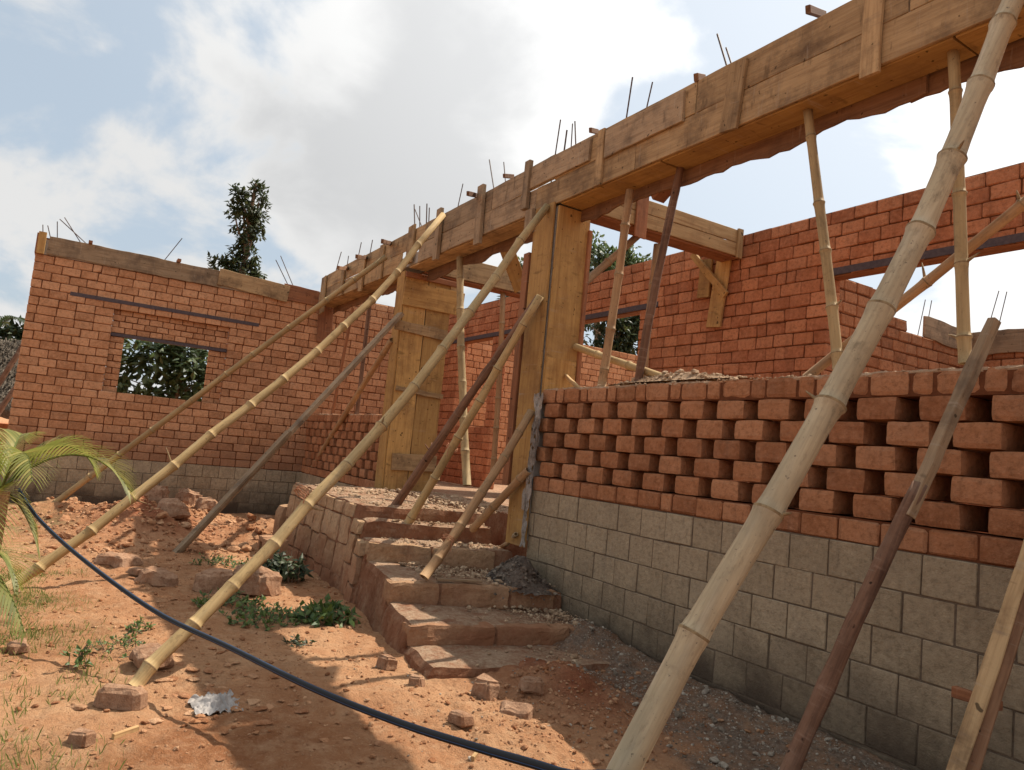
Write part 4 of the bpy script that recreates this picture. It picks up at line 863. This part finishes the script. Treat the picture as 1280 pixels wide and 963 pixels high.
# crumpled plastic bag
mb = MB(); p = Vector((-4.373, -3.079, -1.51)); n = 30; rows = []
for i in range(n + 1):
    r = []
    for j in range(n + 1):
        a, b = i / n - .5, j / n - .5; d = math.hypot(a, b); e = .16 * (1 + .35 * noise.noise(Vector((a * 5, b * 5, 1))))
        q = p + Vector((a * .27 * (1 + .5 * noise.noise(Vector((b * 6, 1, 2)))), b * .24 * (1 + .5 * noise.noise(Vector((a * 4, 4, 2)))), max(0, .055 * (1 - d * 2.1)) + .04 * abs(noise.noise(Vector((a * 6, b * 6, 4)))) + .02 * noise.noise(Vector((a * 17, b * 17, 4))) - .008)); r.append(len(mb.v)); mb.v.append(q)
    rows.append(r)
for a, b in zip(rows, rows[1:]):
    for k in range(n): mb.face([a[k], a[k + 1], b[k + 1], b[k]])
o = mb.build('plastic_bag', M['bagp'], origin=p, smooth=True); tag(o, 'crumpled white plastic bag on the soil below the long bamboo pole', 'plastic bag')
o = board('wood_chip', (-4.052, -3.603, -1.515), (-4.132, -3.483, -1.515), .03, .02, M['wood_pale'], rough=.008); tag(o, 'pale wood splinter on the ground near the bottom left', 'splinter')
o = board('lath', (-3.379, -1.956, -1.515), (-3.287, -2.052, -1.515), .03, .02, M['wood_pale']); tag(o, 'small pale chip beside the blue striped pipe', 'splinter')
o = board('step_lath', (-5.778, -1.108, -1.105), (-5.662, -0.715, -1.105), .05, .02, M['wood_grey'], up=(0, 1, 0)); tag(o, 'grey lath lying along the tread of the middle step', 'lath')

# gravel, crumbs, rubble: uncountable
mb = MB()
for i in range(9000):
    x = rnd.uniform(-5.3, -1.7); y = -abs(rnd.gauss(0, .85)) - .03
    if y < -3.2 or rnd.random() > .25 + .75 * ash(x, y): continue
    r = .0038 * math.exp(rnd.gauss(0, .6)); pebble(mb, (x, y, gh(x, y) + r * .3), min(r, .03))
stuff(mb.build('gravel', M['gravel']), 'grey gravel and ash along the foot of the block wall', 'gravel')
mb = MB()
for i in range(10000):
    if rnd.random() < .3: x = rnd.gauss(-11.6, 1.3); y = rnd.gauss(-2.6, 1.0); r = .012 * math.exp(rnd.gauss(0, .7))
    elif rnd.random() < .25: x = rnd.gauss(-4.1, .7); y = rnd.gauss(-1.15, .45); r = .008 * math.exp(rnd.gauss(0, .65))
    else: x = rnd.uniform(-10, -2.0); y = rnd.uniform(-4.6, -.6); r = .0065 * math.exp(rnd.gauss(0, .65))
    if x < -14.3 or x > -1.6 or y > -.05: continue
    if x > -9.5: r = min(r * .8, .018)
    if y > YF(x) - .12 and -10.9 < x < -4.3: continue
    pebble(mb, (x, y, gh(x, y) + min(r, .08) * .3), min(r, .08))
for i in range(130):
    if i % 2: x, y = rnd.gauss(-4.7, .45), rnd.gauss(-3.0, .3)
    else: x, y = rnd.uniform(-9, -2.6), rnd.uniform(-4.4, -1.7)
    if y > YF(x) - .2 and -10.9 < x < -4.3 or y > -.1: continue
    k = len(mb.v); pebble(mb, (0, 0, 0), rnd.uniform(.012, .04), big=.001)
    for q in range(k, len(mb.v)): v_ = mb.v[q]; mb.v[q] = Vector((x + v_.x, y + v_.y, gh(x, y) + .004 + v_.z * .45))
stuff(mb.build('soil_crumbs', M['crumb']), 'red soil crumbs and clods scattered over the yard', 'soil crumbs')
mb = MB()
def on_step(x, y):
    z = None
    for (xf, xw, zz) in NOSE:
        xl = xf + (xw - xf) * (y - YF(xf)) / (-YF(xf))
        if x < xl - .03: return zz
    return None
for i in range(6500):
    k = rnd.random()
    if k < .5: x = rnd.uniform(-10.1, -7.0); y = rnd.uniform(-1.15, .9)
    elif k < .8: x = rnd.uniform(-7.2, -5.9); y = rnd.uniform(-1.1, -.02)
    else: x = rnd.uniform(-6, -4.4); y = -abs(rnd.gauss(0, .4)) - .05
    z = -.64 if y > .16 else on_step(x, y)
    if z is None or (y > -.03 and (x > -6.5 or x < -9.9)): continue
    r = min(.035, .0055 * math.exp(rnd.gauss(0, .7))); pebble(mb, (x, y, z + r * .25), r)
stuff(mb.build('step_rubble', M['tanrub']), 'tan mortar rubble strewn over the landing and the steps', 'rubble')
# dark grit heap by the pillar foot, grit on wall top
def heap(name, c, rx, ry, h, n, mat, label, rmin=.008):
    mb = MB(); N_ = 22
    for j in range(N_ + 1):
        for i in range(N_ + 1):
            a, b = i / N_ * 2 - 1, j / N_ * 2 - 1; d = a * a + b * b; x, y = c[0] + a * rx * 1.5, c[1] + b * ry * 1.5
            mb.v.append(Vector((x, y, c[2] - .04 + h * math.exp(-d * 2.6) * (1 + .3 * noise.noise(Vector((x * 7, y * 7, 2)))))))
    for j in range(N_):
        for i in range(N_):
            q = j * (N_ + 1) + i; a, b = (i + .5) / N_ * 2 - 1, (j + .5) / N_ * 2 - 1
            if a * a + b * b < .8: mb.face([q, q + 1, q + N_ + 2, q + N_ + 1])
    for i in range(n):
        a, b = rnd.gauss(0, .42), rnd.gauss(0, .42); d = a * a + b * b
        if abs(b) > 1.3: continue
        x, y = c[0] + a * rx * 1.5, c[1] + b * ry * 1.5; r = rmin * math.exp(rnd.gauss(0, .5)); pebble(mb, (x, y, c[2] - .04 + h * math.exp(-d * 2.6) + r * .3), r)
    stuff(mb.build(name, mat, origin=c), label, 'grit heap')
M['darkgrit'] = mat_brick('dark_grit', (.07, .055, .05), (.13, .105, .09), (.30, .26, .22), st=.4, pit=False, warm=(1, .95, .86))
heap('grit_heap', (-5.82, -.26, -1.16), .34, .24, .27, 900, M['darkgrit'], 'dark grit heap on the middle step under the near pillar')
heap('mortar_heap', (-4.383, 0.16, 0.746), .62, .09, .09, 420, M['tanrub'], 'pale mortar crumbs heaped on the wall top')
mb = MB()
for i in range(900):
    x = rnd.uniform(-5.9, .5); y = rnd.uniform(.01, .14); r = .006 * math.exp(rnd.gauss(0, .5)); pebble(mb, (x, y, .69 + r * .3), min(r, .02))
stuff(mb.build('wall_top_crumbs', M['tanrub']), 'mortar crumbs left along the top of the openwork wall', 'mortar crumbs')

# ------------------------------------------------------------------ blue striped pipe
def hose():
    P = [Vector(q) for q in ((-6.869, -4.221, -0.618), (-6.502, -4.062, -0.789), (-5.818, -3.783, -0.954), (-5.034, -3.378, -1.144), (-4.243, -3.069, -1.174), (-3.524, -2.822, -1.185), (-2.986, -2.605, -1.178), (-2.518, -2.477, -1.123), (-2.144, -2.37, -1.076), (-1.844, -2.267, -1.077))]
    P += [Vector((-1.2, -3.2, -1.5)), Vector((.6, -3.4, -1.5))]; pts = []
    for i in range(len(P) - 1):
        p0, p1, p2, p3 = P[max(i - 1, 0)], P[i], P[i + 1], P[min(i + 2, len(P) - 1)]
        for k in range(8):
            t = k / 8; pts.append(.5 * ((2 * p1) + (p2 - p0) * t + (2 * p0 - 5 * p1 + 4 * p2 - p3) * t * t + (3 * p1 - p0 - 3 * p2 + p3) * t ** 3))
    pts.append(P[-1]); mb = MB(); tube(mb, pts, .0125, 14, taper=1.5)
    o = mb.build('water_pipe', M['hose'], origin=(-4, -3.3, -1.4), smooth=True)
    uv = o.data.uv_layers.new(name='UVMap'); n = 14
    for poly in o.data.polygons:
        ks = [v % n for v in poly.vertices]; wrap = (0 in ks and n - 1 in ks)
        for li, k in zip(poly.loop_indices, ks): uv.data[li].uv = ((k + (n if wrap and k == 0 else 0)) / n, 0)
    tag(o, 'black water pipe with blue stripes stretched across the yard', 'pipe')
hose()

# ------------------------------------------------------------------ plants
def leaf(mb, p, d, up, L, Wd, m=0, fold=.25):
    d = d.normalized(); s = d.cross(up)
    if s.length < .05: s = d.cross(Vector((1, 0, 0)))
    s.normalize(); n = s.cross(d); b = len(mb.v)
    mb.v += [p, p + d * L * .5 + s * Wd * .5 - n * Wd * fold, p + d * L - n * L * .12, p + d * L * .5 - s * Wd * .5 - n * Wd * fold, p + d * L * .52 + n * Wd * .06]
    mb.face([b, b + 1, b + 4], m); mb.face([b + 1, b + 2, b + 4], m); mb.face([b + 2, b + 3, b + 4], m); mb.face([b + 3, b, b + 4], m)
def rdir(up=.0):
    while True:
        v = Vector((rnd.uniform(-1, 1), rnd.uniform(-1, 1), rnd.uniform(-1, 1)))
        if .1 < v.length < 1: v.normalize(); v.z += up; return v.normalized()
def tree(name, base, top, blobs, nleaf, L, mat, label, group=None, trunk=.16):
    t = thing(name, base, label, 'tree', group); mb = MB(); base = Vector(base); top = Vector(top)
    tube(mb, [base + (top - base) * (i / 6) + nz((i, base.x, 1), 1, .12 * (i % 6 > 0)) for i in range(7)], trunk, 8, taper=.35)
    for (c, r) in blobs:
        c = Vector(c); h = min(.95, max(.25, (c.z - base.z) / max(.1, top.z - base.z) - .12)); a = base + (top - base) * h
        tube(mb, [a, (a + c) / 2 + rdir() * .1, c], trunk * .35, 6, taper=.3)
    mb.build('trunk', M['twig'], t, origin=base)
    mb = MB(); vol = sum(r ** 2 for c, r in blobs)
    for (c, r) in blobs:
        c = Vector(c); cnt = int(nleaf * r * r / vol)
        twigs = [c + rdir() * r * rnd.uniform(.25, 1.0) for _ in range(max(4, cnt // 9))]
        for tw in twigs:
            o = (tw - c).normalized()
            for _ in range(9):
                d = (o * .8 + rdir() + Vector((0, 0, -.25))).normalized()
                leaf(mb, tw + rdir() * L * .6, d, Vector((0, 0, 1)), L * rnd.uniform(.7, 1.2), L * rnd.uniform(.38, .55))
    mb.build('crown', mat, t, origin=base); return t
T1 = [((-24.0, 0.214, 7.815), 0.22), ((-24.0, -0.269, 7.367), 0.28), ((-24.0, 0.409, 7.447), 0.32), ((-24.0, -0.113, 7.096), 0.38), ((-24.0, 0.295, 6.968), 0.38), ((-24.0, -0.315, 6.783), 0.26), ((-24.0, 0.484, 6.649), 0.3), ((-24.0, 0.007, 6.528), 0.38), ((-24.0, 0.354, 6.302), 0.3), ((-24.0, 0.094, 6.03), 0.24), ((-24.0, 0.259, 5.888), 0.22), ((-24.0, 0.064, 5.687), 0.26), ((-24.0, 0.026, 5.42), 0.32), ((-24.0, 0.387, 5.45), 0.28), ((-24.0, -0.348, 5.156), 0.3), ((-24.0, -0.676, 4.956), 0.2), ((-24.0, -0.044, 5.018), 0.4), ((-24.0, 0.558, 5.072), 0.3), ((-24.0, -0.37, 4.769), 0.4), ((-24.0, 0.303, 4.758), 0.5)]
tree('tall_tree', (-24, .2, -1.5), T1[0][0], T1, 2300, .20, M['leaf_dark'], 'tall narrow dark tree rising alone behind the side wall', trunk=.14)
T2 = [((-19.5, -2.836, 1.592), 0.55), ((-19.5, -2.462, 1.36), 0.6), ((-19.5, -2.056, 1.616), 0.6), ((-19.5, -1.602, 1.586), 0.6), ((-19.5, -1.24, 1.641), 0.55), ((-19.5, -1.437, 1.014), 0.6), ((-19.5, -1.869, 0.859), 0.5), ((-19.5, -2.461, 0.685), 0.5), ((-19.5, -1.036, 1.068), 0.5), ((-19.5, -3.011, 0.994), 0.5), ((-19.5, -1.777, 1.956), 0.5)]
tree('bushy_tree', (-19.5, -2.0, -1.5), T2[3][0], T2, 1500, .30, M['leaf_mid'], 'leafy bush filling the side wall window gap', trunk=.08)
T3 = [((-21.158, 11.5, 7.793), 0.5), ((-20.69, 11.5, 7.113), 0.7), ((-19.877, 11.5, 6.74), 0.7), ((-20.893, 11.5, 6.56), 0.8), ((-18.648, 11.5, 6.968), 0.45), ((-18.81, 11.5, 6.641), 0.6), ((-19.393, 11.5, 6.322), 0.7), ((-21.317, 11.5, 7.224), 0.6), ((-20.153, 11.5, 7.161), 0.4)]
tree('spreading_tree', (-19.4, 11.5, -1.5), T3[1][0], T3, 2300, .27, M['leaf_mid'], 'tree crown showing above the rear wall right of the near pillar', trunk=.2)
T4 = [((-17.5, 9.654, 4.39), 0.5), ((-17.5, 10.273, 4.502), 0.6), ((-17.5, 10.775, 4.338), 0.6), ((-17.5, 10.012, 3.957), 0.6), ((-17.5, 10.667, 3.814), 0.6), ((-17.5, 9.44, 3.493), 0.4), ((-17.5, 10.897, 4.742), 0.5), ((-17.5, 8.917, 4.136), 0.25), ((-17.5, 9.154, 3.326), 0.35), ((-17.5, 9.756, 3.42), 0.5), ((-17.5, 8.822, 3.635), 0.2)]
tree('leafy_tree', (-17.5, 8.6, -1.5), T4[1][0], T4, 2600, .22, M['leaf_dark'], 'dark tree seen through the rear wall window gap', trunk=.1)
T5 = [((-21.5, 8.549, 5.418), 0.3), ((-21.5, 8.899, 6.681), 0.2), ((-21.5, 9.077, 6.577), 0.25), ((-21.5, 8.816, 5.357), 0.3)]
tree('distant_tree', (-21.5, 5.2, -1.5), T5[0][0], T5, 320, .24, M['leaf_mid'], 'scrap of tree behind the brown cross beam', trunk=.08)

def frond(mb, base, tip, arch, n, ll, m=0, droop=.34, w=.008, mid=1):
    base = Vector(base); tip = Vector(tip); L = (tip - base).length; pts = []
    for i in range(n + 1):
        t = i / n; pts.append(base + (tip - base) * t + Vector((0, 0, 1)) * arch * 4 * t * (1 - t) ** .9 * .5)
    tube(mb, pts[::2] + [pts[-1]], .011, 5, mid, .3)
    for i in range(3, n + 1):
        d = (pts[i] - pts[i - 1]).normalized(); s = d.cross(Vector((0, 0, 1))).normalized(); t = i / n; le = ll * (math.sin(math.pi * min(1, .18 + t * .80)) * .8 + .2)
        for sg in (-1, 1):
            dd = (d * (.55 + .5 * t) + s * sg * .65 + Vector((0, 0, .62 - .5 * t))).normalized(); p = pts[i]; a = None; seg = 6
            for k in range(seg + 1):
                f = k / seg; q = p + dd * le * f + Vector((0, 0, -1)) * droop * le * f * f * rnd.uniform(.9, 1.1); ww = w * (1 - f ** 2 * .95); side = dd.cross(Vector((0, 0, 1))).normalized()
                b = (len(mb.v), len(mb.v) + 1); mb.v += [q - side * ww, q + side * ww + Vector((0, 0, ww * .5))]
                if a: mb.face([a[0], a[1], b[1], b[0]], m)
                a = b
pt = thing('palm_plant', (-6.75, -4.32, -1.53), 'small palm with arching yellow green fronds at the left edge', 'palm')
mb = MB(); tube(mb, [(-6.75, -4.32, -1.6), (-6.73, -4.31, -1.1), (-6.7, -4.3, -.62)], .05, 10, taper=.7); mb.build('stem', M['bamboo_brown'], pt, origin=pt.location)
pbase = (-6.814, -4.33, -0.62)
FR = [((-6.458, -3.503, -0.54), .50, 30, .42), ((-6.882, -3.736, -0.416), .45, 28, .40), ((-6.555, -4.693, -0.324), .5, 36, .4), ((-5.98, -4.128, -0.469), .42, 36, .38), ((-6.103, -4.374, -1.029), .3, 30, .36), ((-6.816, -4.033, -1.072), .16, 30, .24), ((-6.515, -4.717, -0.771), .4, 30, .4), ((-7.591, -4.268, -0.246), .3, 30, .35)]
for tp, ar, n, ll in FR:
    mb = MB(); frond(mb, pbase, tp, ar, n, ll); mb.build('frond', [M['leaf_palm'], M['grass']], pt, origin=pt.location)
p2 = thing('palm_plant', (-6.007, -4.298, -1.53), 'low palm shoot drooping at the left edge below the larger palm', 'palm'); pb2 = (-5.515, -4.403, -0.883)
for tp, ar, n, ll in (((-5.398, -4.106, -1.051), .2, 24, .3), ((-5.144, -4.033, -1.275), .2, 24, .26), ((-4.87, -4.368, -1.071), .3, 24, .4)):
    mb = MB(); frond(mb, pb2, tp, ar, n, ll); mb.build('frond', [M['leaf_palm'], M['grass']], p2, origin=p2.location)
mb = MB(); tube(mb, [Vector(pb2) + Vector((0, 0, -.55)), pb2], .03, 8); mb.build('stem', M['bamboo_brown'], p2, origin=p2.location)

# weeds, grass
def weed(name, p, r, h, n, L, label, mat='leaf_weed', group=None):
    mb = MB(); z0 = gh(p[0], p[1])
    for i in range(n):
        a = rnd.uniform(0, 6.28); q = r * math.sqrt(rnd.random()); b = Vector((p[0] + q * math.cos(a), p[1] + q * math.sin(a), z0)); tp = b + Vector((rnd.uniform(-.06, .06), rnd.uniform(-.06, .06), h * rnd.uniform(.3, 1) * (1 - .5 * q / r)))
        tube(mb, [b, tp], .003, 4, 1)
        for k in range(4):
            f = rnd.uniform(.35, 1); leaf(mb, b + (tp - b) * f, rdir(.2), Vector((0, 0, 1)), L * rnd.uniform(.6, 1.2), L * rnd.uniform(.4, .65))
    o = mb.build(name, [M[mat], M['twig']], origin=(p[0], p[1], z0))
    if L <= .06 and n > 20: stuff(o, label, 'weeds')
    else: tag(o, label, 'weed', group)
WG = 'weeds around the stair flank'
weed('weed_clump', (-7.964, -1.825, -1.5), .24, .42, 60, .12, 'tall dark green weed in the shade against the landing flank', 'leaf_dark', WG)
weed('weed_clump', (-6.193, -1.912, -1.5), .26, .2, 60, .10, 'broad leafed low weed at the foot of the stair flank', group=WG)
weed('weed_clump', (-6.305, -2.351, -1.5), .34, .16, 90, .06, 'spreading fine weed patch in front of the large reddish lump', group=WG)
weed('weed_clump', (-6.868, -2.564, -1.5), .26, .15, 60, .06, 'fine weed patch left of the spreading patch', group=WG)
weed('weed_clump', (-8.923, -2.279, -1.5), .34, .12, 50, .05, 'sparse weeds near the foot of the grey plank', group=WG)
weed('sprig', (-5.242, -3.729, -1.53), .05, .2, 9, .055, 'upright leafy sprig in the sunny soil left of the pole foot', group='sprigs in the sunny soil')
weed('sprig', (-6.016, -3.341, -1.53), .09, .12, 12, .05, 'pale sprig beside the shade edge under the pipe', group='sprigs in the sunny soil')
weed('sprig', (-5.555, -3.443, -1.53), .2, .08, 26, .035, 'low creeping sprig near the shade edge', group='sprigs in the sunny soil')
weed('sprig', (-5.543, -2.312, -1.5), .1, .09, 14, .05, 'withered dark sprig in the sunlit gap right of the pole', 'leaf_dark', 'sprigs in the sunny soil')
mb = MB()
for i in range(26000):
    x = rnd.uniform(-8.5, -2.9); y = rnd.uniform(-5.2, -3.3); w = moss(x, y)
    if rnd.random() > w * 1.3 - .12 + (.25 if y < -3.95 else 0): continue
    h = rnd.uniform(.02, .07); b = len(mb.v); z = gh(x, y) - .004; a = rnd.uniform(0, 6.28); c, s = math.cos(a) * .0028, math.sin(a) * .0028; lx, ly = rnd.uniform(-.03, .03), rnd.uniform(-.03, .03)
    mb.v += [Vector((x - c, y - s, z)), Vector((x + c, y + s, z)), Vector((x + lx * .5 + c * .6, y + ly * .5 + s * .6, z + h * .65)), Vector((x + lx, y + ly, z + h))]; mb.face([b, b + 1, b + 2]); mb.face([b, b + 2, b + 3])
stuff(mb.build('grass', M['grass']), 'thin yellowish grass at the lower left of the yard', 'grass')

# ------------------------------------------------------------------ thatched hut beyond the wing
T6 = [((-24.0, -5.893, 1.917), 0.5), ((-24.0, -5.631, 1.829), 0.4), ((-24.0, -5.467, 1.945), 0.35), ((-24.0, -5.253, 1.848), 0.3), ((-24.0, -5.103, 1.962), 0.25), ((-24.0, -6.08, 1.733), 0.5)]
tree('dark_bush', (-24, -6.3, -1.5), T6[0][0], T6, 700, .26, M['leaf_dark'], 'dark foliage fringe rising behind the thatched hut', trunk=.06)
hp = Vector((-20, -5.6, -1.5)); hut = thing('thatched_hut', hp, 'grey thatched hut half hidden beyond the left end of the side wall', 'hut')
mb = MB(); c = [(-19.0, -5.911, -0.684), (-19.0, -4.242, -0.523), (-21.5, -4.614, 1.961), (-21.5, -6.53, 1.919)]; c = [Vector(q) for q in c]; n = 26
c[0].z = c[1].z = 0.033; c[0].y -= 1.6; c[3].y -= 1.6
c[2].z = c[3].z = 1.649
dn = Vector((0, 0, -.28))
rough_hex(mb, [q + dn for q in c] + c, (30, 30, 3), .06, 5, .03, 3)
for i in range(4000):
    a, b = rnd.random(), rnd.random(); q = (c[0] * (1 - a) + c[1] * a) * (1 - b) + (c[3] * (1 - a) + c[2] * a) * b; d = (c[0] - c[3]).normalized(); d = (d + rdir() * .35).normalized(); L = rnd.uniform(.2, .45); s = d.cross(Vector((1, 0, .3))).normalized() * .016; k = len(mb.v)
    q = q + Vector((0, 0, .03)); mb.v += [q - s, q + s, q + d * L + Vector((0, 0, rnd.uniform(.02, .16)))]; mb.face([k, k + 1, k + 2])
mb.build('thatch_roof', M['straw'], hut, origin=hp)
mb = MB(); box(mb, (-21.6, -9.0, -1.6), (-20.6, -4.2, -0.368)); mb.build('hut_wall', M['brick_deep'], hut, origin=hp)
for i, (a, b) in enumerate((((-18.5, -5.282, 0.367), (-18.5, -4.871, 1.457)), ((-18.4, -5.174, -0.185), (-18.4, -4.859, 0.553)))):
    pole('branch_pole', a, b, .06, .05, BK, ('upper', 'lower')[i] + ' dark pole slanting over the thatched roof at the left edge', 'branch pole', 'poles over the thatched hut', bark=True)
bp = Vector((-25, -6.2, -1.5)); t = thing('distant_palm', bp, 'dark palm fronds behind the thatched hut', 'palm'); mb = MB(); tube(mb, [bp, bp + Vector((0, 0, 3.4))], .15, 8); mb.build('stem', M['twig'], t, origin=bp)
for i in range(9):
    a = i * .7; mb = MB(); frond(mb, bp + Vector((0, 0, 3.3)), bp + Vector((1.7 * math.cos(a), 1.7 * math.sin(a), 3.4 + .4 * math.sin(i * 2.1))), .7, 24, .6, droop=.5, w=.03); mb.build('frond', [M['leaf_dark'], M['twig']], t, origin=bp)
